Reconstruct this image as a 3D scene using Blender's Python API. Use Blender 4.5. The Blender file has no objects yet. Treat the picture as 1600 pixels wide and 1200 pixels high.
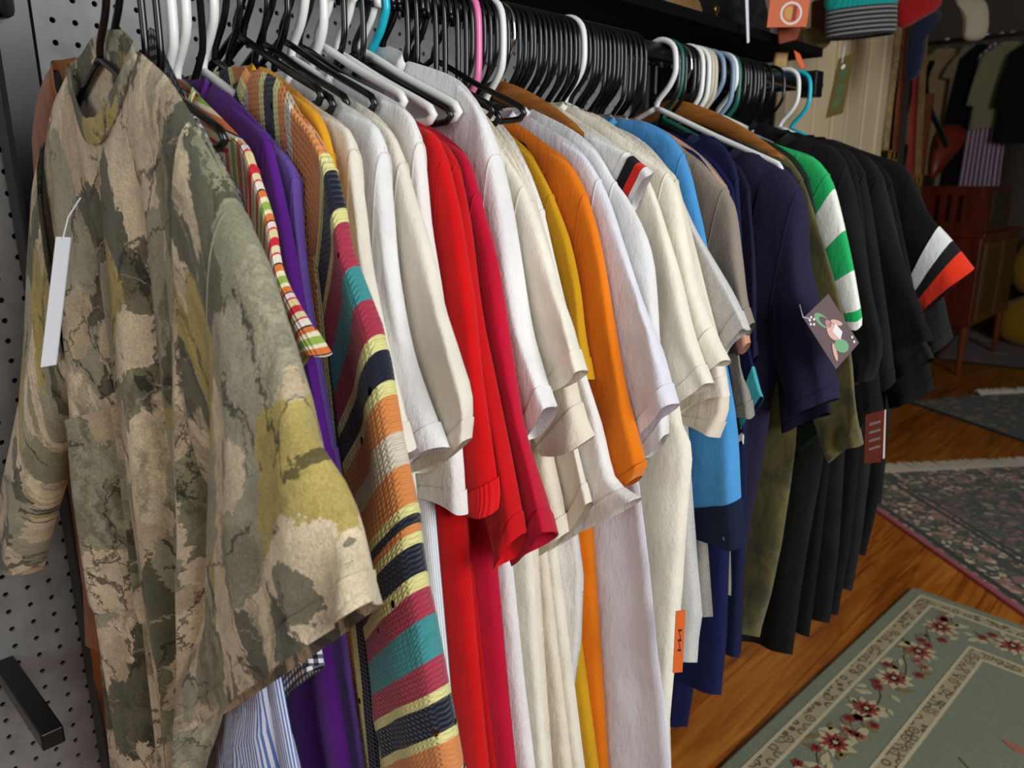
import bpy, bmesh, math, random
from mathutils import Vector, Matrix
sc = bpy.context.scene
COL = sc.collection
PI = math.pi

# ------------------------------------------------------------------ camera
CX, CY, CZ = .68, 0.0, 1.10
YAW, PITCH, FPX = math.radians(43.6), math.radians(14.7), 1200.0
cam_d = bpy.data.cameras.new('camera'); cam = bpy.data.objects.new('camera', cam_d); COL.objects.link(cam)
cam.location = (CX, CY, CZ); cam.rotation_euler = (PI/2 - PITCH, 0, YAW)
cam_d.sensor_width = 36.0; cam_d.lens = FPX/1600*36; cam_d.clip_start = .01; cam_d.clip_end = 60
cam_d.dof.use_dof = True; cam_d.dof.focus_distance = .78; cam_d.dof.aperture_fstop = 7.5
sc.camera = cam

# ------------------------------------------------------------------ world, daylight, exposure
w = bpy.data.worlds.new('world'); sc.world = w; w.use_nodes = True
w.node_tree.nodes['Background'].inputs[0].default_value = (.80, .90, 1, 1)
w.node_tree.nodes['Background'].inputs[1].default_value = .6
sc.view_settings.view_transform = 'Standard'; sc.view_settings.look = 'None'
sc.view_settings.gamma = 1; sc.view_settings.use_curve_mapping = False
sc.view_settings.exposure = -0.36
sc.cycles.max_bounces = 6; sc.cycles.diffuse_bounces = 4; sc.cycles.sample_clamp_indirect = 4
def daylight(name, loc, rot, sx, sy, power, col):
    d = bpy.data.lights.new(name, 'AREA'); d.shape = 'RECTANGLE'; d.size = sx; d.size_y = sy
    d.energy = power; d.color = col
    o = bpy.data.objects.new(name, d); COL.objects.link(o); o.location = loc; o.rotation_euler = rot
    return o
# daylight entering the windows (one in the right wall, one in the wall behind the viewer)
daylight('window_right_offscreen', (2.66, .55, 1.75), (0, math.radians(90), 0), 1.45, 2.0, 100, (.93, .97, 1))
daylight('window_back_offscreen', (.95, -2.06, 1.75), (math.radians(90), 0, 0), 1.9, 1.4, 20, (.95, .98, 1))


# ------------------------------------------------------------------ pixel helpers
def ray(u, v):
    a = (u-800)/FPX; b = (v-600)/FPX; c, s = math.cos(PITCH), math.sin(PITCH)
    F = c - b*s
    return Vector((-math.sin(YAW)*F + math.cos(YAW)*a, math.cos(YAW)*F + math.sin(YAW)*a, -s - b*c))
O0 = Vector((CX, CY, CZ))
def atX(u, v, X): d = ray(u, v); return O0 + d*((X-CX)/d.x)
def atY(u, v, Y): d = ray(u, v); return O0 + d*((Y-CY)/d.y)
def atZ(u, v, Z): d = ray(u, v); return O0 + d*((Z-CZ)/d.z)
def on_plane(u, v, Y0, psi):
    """local (x, z) on the vertical plane through (0, Y0) turned psi about the vertical"""
    d = ray(u, v); n = Vector((-math.sin(psi), math.cos(psi), 0))
    t = n.dot(Vector((0, Y0, 0)) - O0)/n.dot(d); p = O0 + d*t
    return (p.x*math.cos(psi) + (p.y-Y0)*math.sin(psi), p.z)

# ------------------------------------------------------------------ object helpers
def tag(o, label=None, cat=None, group=None, kind=None):
    if label: o['label'] = label
    if cat: o['category'] = cat
    if group: o['group'] = group
    if kind: o['kind'] = kind
    return o
def empty(name, loc=(0, 0, 0), rz=0):
    o = bpy.data.objects.new(name, None); COL.objects.link(o)
    o.location = loc; o.rotation_euler = (0, 0, rz); o.empty_display_size = .05
    return o
def mesh(name, verts, faces, mat=None, parent=None, smooth=True, uv=None):
    me = bpy.data.meshes.new(name); me.from_pydata([tuple(v) for v in verts], [], faces)
    if smooth: me.polygons.foreach_set('use_smooth', [True]*len(me.polygons))
    if uv is not None:
        l = me.uv_layers.new(name='UVMap')
        idx = [0]*len(me.loops); me.loops.foreach_get('vertex_index', idx)
        flat = []
        for i in idx: flat += uv[i]
        l.data.foreach_set('uv', flat)
    if mat: me.materials.append(mat)
    me.update()
    o = bpy.data.objects.new(name, me); COL.objects.link(o)
    if parent is not None: o.parent = parent
    return o
class MB:
    def __init__(s): s.v = []; s.f = []
    def add(s, vs, fs):
        n = len(s.v); s.v += [tuple(v) for v in vs]; s.f += [tuple(i+n for i in f) for f in fs]; return s
    def box(s, x0, x1, y0, y1, z0, z1, M=None):
        vs = [Vector((x, y, z)) for x in (x0, x1) for y in (y0, y1) for z in (z0, z1)]
        if M is not None: vs = [M @ v for v in vs]
        return s.add(vs, [(0,1,3,2), (4,6,7,5), (0,4,5,1), (2,3,7,6), (0,2,6,4), (1,5,7,3)])
    def tube(s, pts, r, n=8, cap=True, flat=1.0):
        pts = [Vector(p) for p in pts]; m = len(pts); rs = r if isinstance(r, (list, tuple)) else [r]*m
        ref = None; vs = []
        for i in range(m):
            t = (pts[min(i+1, m-1)] - pts[max(i-1, 0)]).normalized()
            if ref is None:
                ref = Vector((0, 1, 0)) if abs(t.y) < .8 else Vector((1, 0, 0))
            a = (ref - t*ref.dot(t)).normalized(); b = t.cross(a); ref = a
            for k in range(n):
                q = 2*PI*k/n; vs.append(pts[i] + a*rs[i]*math.cos(q)*flat + b*rs[i]*math.sin(q))
        fs = [(i*n+k, i*n+(k+1) % n, (i+1)*n+(k+1) % n, (i+1)*n+k) for i in range(m-1) for k in range(n)]
        if cap: fs += [tuple(range(n-1, -1, -1)), tuple(range((m-1)*n, m*n))]
        return s.add(vs, fs)
    def lathe(s, prof, n=20, c=(0, 0, 0)):
        vs = [(c[0]+r*math.cos(2*PI*k/n), c[1]+r*math.sin(2*PI*k/n), c[2]+z) for r, z in prof for k in range(n)]
        fs = [(i*n+k, i*n+(k+1) % n, (i+1)*n+(k+1) % n, (i+1)*n+k) for i in range(len(prof)-1) for k in range(n)]
        return s.add(vs, fs)
    def build(s, name, mat, parent=None, smooth=False, bevel=0):
        o = mesh(name, s.v, s.f, mat, parent, smooth)
        if bevel:
            b = o.modifiers.new('bevel', 'BEVEL'); b.width = bevel; b.segments = 2; b.limit_method = 'ANGLE'
        return o
def spline(pts, n):
    """Catmull-Rom through pts, resampled to n points evenly by length"""
    P = [Vector(p) for p in pts]
    if len(P) == 2: P = [P[0], (P[0]+P[1])/2, P[1]]
    Q = [P[0]*2-P[1]] + P + [P[-1]*2-P[-2]]; out = []
    for i in range(1, len(Q)-2):
        for k in range(10):
            t = k/10; a, b, c, d = Q[i-1:i+3]
            out.append(.5*((2*b) + (c-a)*t + (2*a-5*b+4*c-d)*t*t + (3*b-a-3*c+d)*t**3))
    out.append(P[-1])
    L = [0]
    for i in range(1, len(out)): L.append(L[-1] + (out[i]-out[i-1]).length)
    res = []; j = 0
    for k in range(n):
        s = L[-1]*k/(n-1)
        while j < len(L)-2 and L[j+1] < s: j += 1
        q = (s-L[j])/max(1e-9, L[j+1]-L[j]); res.append(out[j].lerp(out[j+1], min(1, max(0, q))))
    return res, L[-1]
def interp(xs, ys, x):
    if x <= xs[0]: return ys[0]
    for i in range(1, len(xs)):
        if x <= xs[i]: return ys[i-1] + (ys[i]-ys[i-1])*(x-xs[i-1])/max(1e-9, xs[i]-xs[i-1])
    return ys[-1]

# ------------------------------------------------------------------ materials
def lin(c):
    return tuple(((x/255)/12.92 if x/255 <= .04045 else ((x/255+.055)/1.055)**2.4) for x in c) + (1,)
class NT:
    def __init__(s, name):
        s.m = bpy.data.materials.new(name); s.m.use_nodes = True; s.t = s.m.node_tree; s.n = s.t.nodes
        s.b = s.n['Principled BSDF']
    def node(s, typ, ins=None, **kw):
        n = s.n.new(typ)
        for k, v in kw.items(): setattr(n, k, v)
        for k, v in (ins or {}).items():
            if isinstance(v, bpy.types.NodeSocket): s.t.links.new(v, n.inputs[k])
            else: n.inputs[k].default_value = v
        return n
    def link(s, a, b): s.t.links.new(a, b)
    def math(s, op, a, b=0.0, c=None):
        ins = {0: a, 1: b}
        if c is not None: ins[2] = c
        return s.node('ShaderNodeMath', ins, operation=op).outputs[0]
    def uv(s): return s.node('ShaderNodeTexCoord').outputs['UV']
    def obj(s): return s.node('ShaderNodeTexCoord').outputs['Object']
    def mapping(s, vec, scale=(1, 1, 1), rot=(0, 0, 0), loc=(0, 0, 0)):
        return s.node('ShaderNodeMapping', {'Vector': vec, 'Scale': scale, 'Rotation': rot, 'Location': loc}).outputs[0]
    def noise(s, vec, scale, detail=3, rough=.55, dist=0):
        return s.node('ShaderNodeTexNoise', {'Vector': vec, 'Scale': scale, 'Detail': detail, 'Roughness': rough, 'Distortion': dist})
    def ramp(s, fac, stops, interp='CONSTANT'):
        n = s.node('ShaderNodeValToRGB', {0: fac}); r = n.color_ramp; r.interpolation = interp
        while len(r.elements) < len(stops): r.elements.new(.5)
        for e, (p, c) in zip(r.elements, stops): e.position = p; e.color = c
        return n.outputs[0]
    def mix(s, fac, a, b, blend='MIX'):
        n = s.n.new('ShaderNodeMix'); n.data_type = 'RGBA'; n.blend_type = blend
        for i, v in ((0, fac), (6, a), (7, b)):
            if isinstance(v, bpy.types.NodeSocket): s.link(v, n.inputs[i])
            else: n.inputs[i].default_value = v
        return n.outputs[2]
    def bump(s, h, strength=.3, dist=.002):
        n = s.node('ShaderNodeBump', {'Height': h, 'Strength': strength, 'Distance': dist}); s.link(n.outputs[0], s.b.inputs['Normal'])
    def col(s, c):
        if isinstance(c, bpy.types.NodeSocket): s.link(c, s.b.inputs['Base Color'])
        else: s.b.inputs['Base Color'].default_value = c
    def set(s, rough=.8, spec=.5, metal=0, sheen=0, coat=0):
        s.b.inputs['Roughness'].default_value = rough; s.b.inputs['Specular IOR Level'].default_value = spec
        s.b.inputs['Metallic'].default_value = metal; s.b.inputs['Sheen Weight'].default_value = sheen
        s.b.inputs['Sheen Roughness'].default_value = .5; s.b.inputs['Coat Weight'].default_value = coat
MC = {}
def plain(name, c, rough=.5, spec=.5, metal=0, coat=0, var=.0, sc_=30):
    if name in MC: return MC[name]
    k = NT(name); k.set(rough, spec, metal, 0, coat)
    if var:
        n = k.noise(k.obj(), sc_, 4).outputs[0]
        a = tuple(x*(1-var) for x in lin(c)[:3])+(1,); b = tuple(min(1, x*(1+var)) for x in lin(c)[:3])+(1,)
        k.col(k.ramp(n, [(.3, a), (.7, b)], 'LINEAR'))
    else: k.col(lin(c))
    MC[name] = k.m; return k.m
def fabric_surface(k, col, rib=0, wr=1.0, fine=1.0, sheen=.25):
    k.col(col); k.set(.92, .15, 0, sheen)
    o = k.obj()
    h = k.math('MULTIPLY', k.noise(o, 650, 2).outputs[0], .35*fine)
    h2 = k.math('MULTIPLY', k.noise(k.mapping(o, (1, 1, .45)), 30, 5, .62).outputs[0], 3.0*wr)
    h = k.math('ADD', h, h2)
    if rib:
        sx = k.node('ShaderNodeSeparateXYZ', {0: k.uv()})
        r = k.math('SINE', k.math('MULTIPLY', sx.outputs[0], 2*PI/rib))
        h = k.math('ADD', h, k.math('MULTIPLY', r, .45))
    k.bump(h, .55, .0022)
def fabric(name, c, heather=0, rib=0, wr=1.0, var=.06, sheen=None):
    if sheen is None: sheen = .04 + .2*max(c)/255*(1 if max(c) > 90 else .2)
    if name in MC: return MC[name]
    k = NT(name); base = lin(c); o = k.obj()
    n = k.noise(o, 22, 4).outputs[0]
    a = tuple(x*(1-var) for x in base[:3])+(1,); b = tuple(min(1, x*(1+var)) for x in base[:3])+(1,)
    col = k.ramp(n, [(.35, a), (.65, b)], 'LINEAR')
    if heather:
        g = k.noise(k.mapping(o, (1, 1, 3)), 420, 3, .7).outputs[0]
        dk = tuple(x*(1-heather) for x in base[:3])+(1,)
        col = k.mix(k.ramp(g, [(.42, (0,0,0,1)), (.62, (1,1,1,1))], 'LINEAR'), dk, col)
    fabric_surface(k, col, rib, wr, sheen=sheen)
    MC[name] = k.m; return k.m
def striped(name, bands, slope=0.0, offset=0.0, rib=0, knit=False, axis=1, wob=0.0):
    """bands: (metres, colour) repeated along the cloth"""
    if name in MC: return MC[name]
    k = NT(name); tot = sum(b[0] for b in bands); sx = k.node('ShaderNodeSeparateXYZ', {0: k.uv()})
    v = sx.outputs[axis]
    if slope: v = k.math('SUBTRACT', v, k.math('MULTIPLY', sx.outputs[1-axis], slope))
    if wob: v = k.math('ADD', v, k.math('MULTIPLY', k.math('SUBTRACT', k.noise(k.uv(), 14, 2).outputs[0], .5), wob))
    f = k.math('FRACT', k.math('DIVIDE', k.math('ADD', v, offset+50*tot), tot))
    st = []; p = 0
    for L, c in bands: st.append((p/tot, lin(c))); p += L
    col = k.ramp(f, st)
    if knit:
        uvs = k.mapping(k.uv(), (1, 1, 1))
        n = k.noise(k.mapping(k.uv(), (260, 120, 1)), 1.0, 3, .7).outputs[0]
        col = k.mix(k.ramp(n, [(.3, (.86,.86,.86,1)), (.6, (1,1,1,1))], 'LINEAR'), (0,0,0,1), col)
        vo = k.node('ShaderNodeTexVoronoi', {'Vector': k.mapping(k.uv(), (48, 34, 1)), 'Scale': 1.0, 'Randomness': .75})
        hole = k.math('LESS_THAN', vo.outputs['Distance'], .11)
        k.link(k.math('SUBTRACT', 1.0, hole), k.b.inputs['Alpha'])     # open eyelets in the knit
        k.col(col); k.set(.95, .1, 0, .3)
        a = k.math('SINE', k.math('MULTIPLY', sx.outputs[0], 2*PI/.0052))
        b = k.math('SINE', k.math('ADD', k.math('MULTIPLY', sx.outputs[1], 2*PI/.0042), k.math('MULTIPLY', a, 1.2)))
        h = k.math('ADD', k.math('MULTIPLY', b, .5), k.math('MULTIPLY', a, .25))
        h = k.math('SUBTRACT', h, k.math('MULTIPLY', hole, 2.0)); h = k.math('ADD', h, k.math('MULTIPLY', n, 1.0))
        k.bump(h, .8, .0018)
    else: fabric_surface(k, col, rib)
    MC[name] = k.m; return k.m
def gingham(name, size):
    k = NT(name); sx = k.node('ShaderNodeSeparateXYZ', {0: k.uv()})
    a = k.math('LESS_THAN', k.math('FRACT', k.math('DIVIDE', k.math('ADD', sx.outputs[0], 9), size)), .5)
    b = k.math('LESS_THAN', k.math('FRACT', k.math('DIVIDE', k.math('ADD', sx.outputs[1], 9), size)), .5)
    f = k.math('DIVIDE', k.math('ADD', a, b), 2.0)
    fabric_surface(k, k.ramp(f, [(0, lin((232,232,232))), (.4, lin((92,96,110))), (.8, lin((16,18,28)))])); return k.m
def camo(name):
    k = NT(name); uv = k.uv()
    nd = k.noise(uv, 9, 4, .6); d = k.node('ShaderNodeVectorMath', {0: nd.outputs[1], 1: (.5, .5, .5)}, operation='SUBTRACT')
    d2 = k.node('ShaderNodeVectorMath', {0: d.outputs[0], 'Scale': .085}, operation='SCALE')
    w = k.node('ShaderNodeVectorMath', {0: uv, 1: d2.outputs[0]}, operation='ADD').outputs[0]
    rg = k.noise(k.mapping(uv, (1.6, 1, 1)), 85, 4, .75); rg2 = k.node('ShaderNodeVectorMath', {0: rg.outputs[1], 1: (.5, .5, .5)}, operation='SUBTRACT')
    rg3 = k.node('ShaderNodeVectorMath', {0: rg2.outputs[0], 'Scale': .022}, operation='SCALE')
    w = k.node('ShaderNodeVectorMath', {0: w, 1: rg3.outputs[0]}, operation='ADD').outputs[0]
    v1 = k.node('ShaderNodeTexVoronoi', {'Vector': k.mapping(w, (21, 13, 1), (0, 0, .5)), 'Scale': 1.0})
    r1 = k.node('ShaderNodeSeparateColor', {0: v1.outputs['Color']})
    beige, tan, grey, dark, och, olive = (lin(c) for c in ((216,198,168), (194,174,144), (160,156,132), (98,98,80), (176,158,92), (140,138,112)))
    base = k.ramp(r1.outputs[0], [(0, beige), (.24, grey), (.40, dark), (.56, tan), (.72, olive), (.84, och), (.92, beige)])
    # bark streaks inside the darker patches
    bark = k.noise(k.mapping(w, (95, 22, 1), (0, 0, .15)), 1.0, 5, .7).outputs[0]
    bk = k.ramp(bark, [(.40, (.40,.40,.37,1)), (.52, (.95,.95,.92,1)), (.66, (1.35,1.33,1.25,1))], 'LINEAR')
    base = k.mix(k.math('MULTIPLY', k.math('GREATER_THAN', r1.outputs[1], .45), .75), base, k.mix(1.0, base, bk, 'MULTIPLY'))
    # leaves
    v2 = k.node('ShaderNodeTexVoronoi', {'Vector': k.mapping(w, (26, 14, 1), (0, 0, -.7), (3, 1, 0)), 'Scale': 1.0})
    r2 = k.node('ShaderNodeSeparateColor', {0: v2.outputs['Color']})
    leaf = k.ramp(r2.outputs[1], [(0, beige), (.3, tan), (.55, och), (.7, olive), (.85, dark)])
    lm = k.math('MULTIPLY', k.math('GREATER_THAN', r2.outputs[0], .72), k.math('LESS_THAN', v2.outputs['Distance'], .42))
    base = k.mix(k.math('MULTIPLY', lm, .85), base, leaf)
    # twigs and leaf veins
    for scl, rot, wd, c, lc in (((11, 6, 1), .35, .012, (40,40,32), (2, 5, 0)), ((13, 6, 1), -.6, .009, (52,50,40), (7, 2, 0)), ((9, 15, 1), .9, .007, (176,168,146), (4, 9, 0))):
        e = k.node('ShaderNodeTexVoronoi', {'Vector': k.mapping(w, scl, (0, 0, rot), lc), 'Scale': 1.0}, feature='DISTANCE_TO_EDGE')
        m = k.math('LESS_THAN', e.outputs[0], wd)
        br = k.math('GREATER_THAN', k.noise(uv, 11, 2).outputs[0], .47)
        base = k.mix(k.math('MULTIPLY', k.math('MULTIPLY', m, br), .75), base, lin(c))
    cl = k.noise(k.mapping(uv, (1.5, 1, 1)), 34, 5, .7).outputs[0]
    base = k.mix(.7, base, k.mix(1.0, base, k.ramp(cl, [(.32, (.66,.67,.62,1)), (.5, (1,1,1,1)), (.7, (1.3,1.27,1.2,1))], 'LINEAR'), 'MULTIPLY'))
    g = k.noise(k.obj(), 520, 3, .75).outputs[0]
    base = k.mix(.55, base, k.mix(1.0, base, k.ramp(g, [(.36, (.62,.62,.6,1)), (.64, (1.25,1.24,1.2,1))], 'LINEAR'), 'MULTIPLY'))
    fabric_surface(k, base, wr=.8, fine=1.6); return k.m
def velvet(name, a, b):
    k = NT(name); n = k.noise(k.mapping(k.obj(), (1, 1, .6)), 26, 4, .6, .8).outputs[0]
    fabric_surface(k, k.ramp(n, [(.35, lin(a)), (.62, lin(b))], 'LINEAR'), sheen=.5); return k.m

# ================================================================== ROOM
M_wall = plain('wall_paint', (112,102,90), .8, .2, var=.04, sc_=3)
M_ceil = plain('ceiling_paint', (120,116,108), .9, .1)
M_cream = plain('cream_gloss_paint', (206,186,150), .45, .4, var=.05, sc_=4)
M_frame = plain('window_paint', (225,222,214), .5, .4)
M_black = plain('black_metal', (11,11,12), .32, .5, var=.2, sc_=40)
M_blackpl = plain('black_plastic', (9,9,10), .22, .55)
def struct(o): o['kind'] = 'structure'; return o
XL, XR, YB, YF, XW, ZC = -.46, 2.7, -2.1, 7.0, -1.7, 2.55
# walls
struct(MB().box(XL-.1, XL, YB, 3.22, 0, ZC).build('wall_left', M_wall))
struct(MB().box(XW, XL-.1, 3.12, 3.22, 0, ZC).build('wall_return', M_wall))
struct(MB().box(XW-.1, XW, 3.22, YF, 0, ZC).build('wall_alcove', M_wall))
struct(MB().box(XW-.1, XR+.1, YF, YF+.1, 0, ZC).build('wall_far', M_wall))
m = MB(); wy0, wy1, wz0, wz1 = -.5, 1.6, 1.0, 2.5
m.box(XR, XR+.1, YB-.1, wy0, 0, ZC).box(XR, XR+.1, wy1, YF, 0, ZC).box(XR, XR+.1, wy0, wy1, 0, wz0).box(XR, XR+.1, wy0, wy1, wz1, ZC)
struct(m.build('wall_right', M_wall))
m = MB(); vx0, vx1 = -.05, 1.95
m.box(XL-.1, vx0, YB-.1, YB, 0, ZC).box(vx1, XR, YB-.1, YB, 0, ZC).box(vx0, vx1, YB-.1, YB, 0, wz0).box(vx0, vx1, YB-.1, YB, wz1, ZC)
struct(m.build('wall_back', M_wall))
struct(MB().box(XW-.1, XR+.1, YB-.1, YF+.1, ZC, ZC+.08).build('ceiling', M_ceil))
# windows
w1 = struct(empty('window_1', (XR+.05, (wy0+wy1)/2, wz0)))
hw = (wy1-wy0)/2; H = wz1-wz0
for a, b, c, d in ((-hw, -hw+.05, 0, H), (hw-.05, hw, 0, H), (-hw+.05, hw-.05, 0, .05), (-hw+.05, hw-.05, H-.05, H), (-.02, .02, .05, H-.05)):
    MB().box(-.025, .025, a, b, c, d).build('window_frame', M_frame, w1)
w2 = struct(empty('window_2', ((vx0+vx1)/2, YB-.05, wz0))); hw = (vx1-vx0)/2
for a, b, c, d in ((-hw, -hw+.05, 0, H), (hw-.05, hw, 0, H), (-hw+.05, hw-.05, 0, .05), (-hw+.05, hw-.05, H-.05, H), (-.02, .02, .05, H-.05)):
    MB().box(a, b, -.025, .025, c, d).build('window_frame', M_frame, w2)
# floor: varnished boards
k = NT('floorboard_varnish'); g = k.node('ShaderNodeNewGeometry').outputs['Position']; ri = k.node('ShaderNodeObjectInfo').outputs['Random']
off = k.node('ShaderNodeCombineXYZ', {0: k.math('MULTIPLY', ri, 7.0), 1: k.math('MULTIPLY', ri, 13.0), 2: 0.0}).outputs[0]
p = k.node('ShaderNodeVectorMath', {0: g, 1: off}, operation='ADD').outputs[0]
n1 = k.noise(k.mapping(p, (26, 2.2, 1)), 1.0, 5, .6, 1.4).outputs[0]
n2 = k.noise(k.mapping(p, (3.5, 2.0, 1)), 1.0, 4, .6, .5).outputs[0]
c1 = k.ramp(n1, [(.3, lin((150,80,22))), (.5, lin((208,122,40))), (.72, lin((232,154,62)))], 'LINEAR')
c2 = k.mix(k.ramp(n2, [(.35, (0,0,0,1)), (.7, (1,1,1,1))], 'LINEAR'), k.mix(1.0, c1, (.66,.58,.5,1), 'MULTIPLY'), c1)
c2 = k.mix(k.math('MULTIPLY', ri, .35), c2, k.mix(1.0, c2, (.72,.66,.6,1), 'MULTIPLY'))
k.col(c2); k.set(.30, .5); k.link(k.math('ADD', k.math('MULTIPLY', n2, .3), .18), k.b.inputs['Roughness'])
k.bump(n1, .12, .002); M_floor = k.m
floor = struct(MB().box(XW-.1, XR+.1, YB-.1, YF+.1, -.06, -.012).build('floor', plain('subfloor', (30,18,10), .9)))
pl = MB().box(-.5, .5, -.5, .5, -.5, .5).build('plank', M_floor, floor); pl_me = pl.data
rnd = random.Random(5); PW = .121; first = True
nx0 = int(math.floor((XW+.018)/PW)); nx1 = int(math.ceil((XR+.018)/PW))
for i in range(nx0, nx1):
    cuts = sorted([YB] + [rnd.uniform(-1.2, .4), rnd.uniform(2.4, 4.6)] + [YF])
    for a, b in zip(cuts[:-1], cuts[1:]):
        o = pl if first else bpy.data.objects.new('plank', pl_me)
        if not first: COL.objects.link(o); o.parent = floor
        first = False
        o.location = (-.018+(i+.5)*PW, (a+b)/2, -.006+rnd.uniform(-.0006, 0)); o.scale = (PW-.0022, b-a-.002, .012)
struct(MB().box(XL, XL+.015, 1.75, 2.42, 0, .11).build('baseboard_left', M_cream))

# ------------------------------------------------------------------ panelled door in the left wall
D0, D1, DZ = 2.46, 3.14, 2.03
door = struct(empty('door_1', (XL, (D0+D1)/2, 0))); dw = (D1-D0)/2
MB().box(.0, .018, -dw, dw, 0.005, DZ).build('door_slab', M_cream, door)
for a, b, c, d in ((-dw, -dw+.11, .005, DZ), (dw-.11, dw, .005, DZ), (-.05, .05, .2, DZ-.12), (-dw+.11, dw-.11, DZ-.12, DZ), (-dw+.11, -.05, .86, 1.0), (.05, dw-.11, .86, 1.0), (-dw+.11, dw-.11, .005, .2)):
    MB().box(.018, .03, a, b, c, d).build('door_rail', M_cream, door, bevel=.004)
for a, b in ((-dw+.11, -.05), (.05, dw-.11)):
    for c, d in ((.2, .86), (1.0, DZ-.12)):
        MB().box(.018, .025, a+.03, b-.03, c+.03, d-.03).build('door_panel', M_cream, door, bevel=.006)
struct(MB().box(XL, XL+.04, D0-.09, D0-.01, 0, DZ+.08).box(XL, XL+.04, D1+.005, 3.22, 0, DZ+.08).box(XL, XL+.04, D0-.01, D1+.005, DZ, DZ+.08).build('trim_1', M_cream, bevel=.006))

# ------------------------------------------------------------------ pegboard
k = NT('pegboard_paint'); n = k.noise(k.obj(), 30, 4).outputs[0]
k.col(k.ramp(n, [(.3, lin((132,131,128))), (.7, lin((156,155,152)))], 'LINEAR')); k.set(.55, .4); M_peg = k.m
def pegboard(y0, y1, z0, z1, x, t=.005, s=.0254, r=.0036, n=8):
    V = []; F = []; ny = int((y1-y0)/s); nz = int((z1-z0)/s); ids = {}
    def corner(i, j):
        if (i, j) not in ids: ids[(i, j)] = len(V); V.append((x, y0+i*s, z0+j*s))
        return ids[(i, j)]
    for i in range(ny):
        for j in range(nz):
            c = [corner(i, j), corner(i+1, j), corner(i+1, j+1), corner(i, j+1)]
            cy, cz = y0+(i+.5)*s, z0+(j+.5)*s; b = len(V)
            for q in range(n):
                a = -3*PI/4 + 2*PI*q/n
                V.append((x, cy+r*math.cos(a), cz+r*math.sin(a)))
            for q in range(n):
                a = -3*PI/4 + 2*PI*q/n
                V.append((x-t, cy+r*math.cos(a), cz+r*math.sin(a)))
            for q in range(4):
                F.append((c[q], c[(q+1) % 4], b+(2*q+2) % n, b+(2*q+1) % n, b+2*q))
            for q in range(n): F.append((b+q, b+(q+1) % n, b+n+(q+1) % n, b+n+q))
    return mesh('pegboard', V, F, M_peg, None, False)
pg = pegboard(-.35, 1.66, .16, 1.60, -.42)
tag(pg, 'pale grey perforated pegboard panel behind the clothes rack', 'pegboard')
bf = MB().box(-.458, -.421, -.35, -.33, .16, 1.60).box(-.458, -.421, 1.63, 1.65, .16, 1.60).build('batten', plain('batten_wood', (120,100,76), .8), pg)
hk = empty('peg_hook', atX(683, 20, -.412)); tag(hk, 'pink plastic hook pushed into the pegboard', 'hook')
MB().tube([(-.008, 0, .012), (.012, 0, .012), (.02, 0, .0), (.02, 0, -.022)], .0055, 8).build('prong', plain('pink_plastic', (226,120,160), .35), hk, True)
sb = MB().box(-.42, -.22, .168, .192, .470, .492).build('shelf_bracket', M_black, None, bevel=.002)
tag(sb, 'black metal bracket arm reaching out from the pegboard below', 'bracket')

# ================================================================== RUGS
def frame2(org, adir, bdir_hint):
    a = Vector((adir[0], adir[1], 0)).normalized(); b = Vector((-a.y, a.x, 0))
    if b.dot(Vector((bdir_hint[0], bdir_hint[1], 0))) < 0: b = -b
    return a, b
def rug_empty(name, org, a):
    return empty(name, (org[0], org[1], 0), math.atan2(a.y, a.x))
# green floral rug
P0 = atZ(1425, 922, 0); P1 = atZ(1130, 1200, 0)
a_, b_ = frame2(P0, P1-P0, (1, 0)); rug = rug_empty('floral_rug', P0, a_); sgn = 1 if Vector((-a_.y, a_.x, 0)).dot(b_) > 0 else -1
tag(rug, 'sage green floral rug with cream and tan borders on the floorboards', 'rug')
k = NT('rug_sage'); n = k.noise(k.obj(), 320, 3, .7).outputs[0]; n2 = k.noise(k.obj(), 9, 3).outputs[0]
c = k.ramp(n, [(.3, lin((112,118,94))), (.7, lin((146,150,122)))], 'LINEAR')
k.col(k.mix(k.math('MULTIPLY', n2, .35), c, lin((98,104,84)))); k.set(.95, .1, 0, .2); k.bump(n, .6, .003); M_sage = k.m
k = NT('rug_tan_band'); n = k.noise(k.obj(), 320, 3, .7).outputs[0]
vo = k.node('ShaderNodeTexVoronoi', {'Vector': k.obj(), 'Scale': 46.0}); e = k.node('ShaderNodeTexVoronoi', {'Vector': k.obj(), 'Scale': 46.0}, feature='DISTANCE_TO_EDGE')
c = k.ramp(vo.outputs['Distance'], [(0, lin((110,62,48))), (.16, lin((168,150,112))), (.34, lin((92,84,58))), (.5, lin((176,158,118)))])
k.col(c); k.set(.95, .1, 0, .2); k.bump(n, .6, .002); M_tan = k.m
def pile(name, col): 
    if name in MC: return MC[name]
    k = NT(name); n = k.noise(k.obj(), 300, 3, .7).outputs[0]; b = lin(col)
    k.col(k.ramp(n, [(.3, tuple(x*.75 for x in b[:3])+(1,)), (.7, tuple(min(1, x*1.15) for x in b[:3])+(1,))], 'LINEAR')); k.set(.95, .1, 0, .2); k.bump(n, .5, .002)
    MC[name] = k.m; return k.m
M_rcream = pile('rug_cream', (206,190,150)); M_rred = pile('rug_red', (150,44,40)); M_rolive = pile('rug_olive', (128,112,66)); M_rpale = pile('rug_pale_leaf', (196,182,138)); M_rpink = pile('rug_rose', (176,104,84))
RA, RB = 1.9, 1.25
def rbox(x0, x1, y0, y1, z0, z1, name, mat, bev=0):
    return MB().box(x0, x1, min(sgn*y0, sgn*y1), max(sgn*y0, sgn*y1), z0, z1).build(name, mat, rug, bevel=bev)
rbox(0, RA, 0, RB, .001, .011, 'pile', M_sage, .004)
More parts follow.
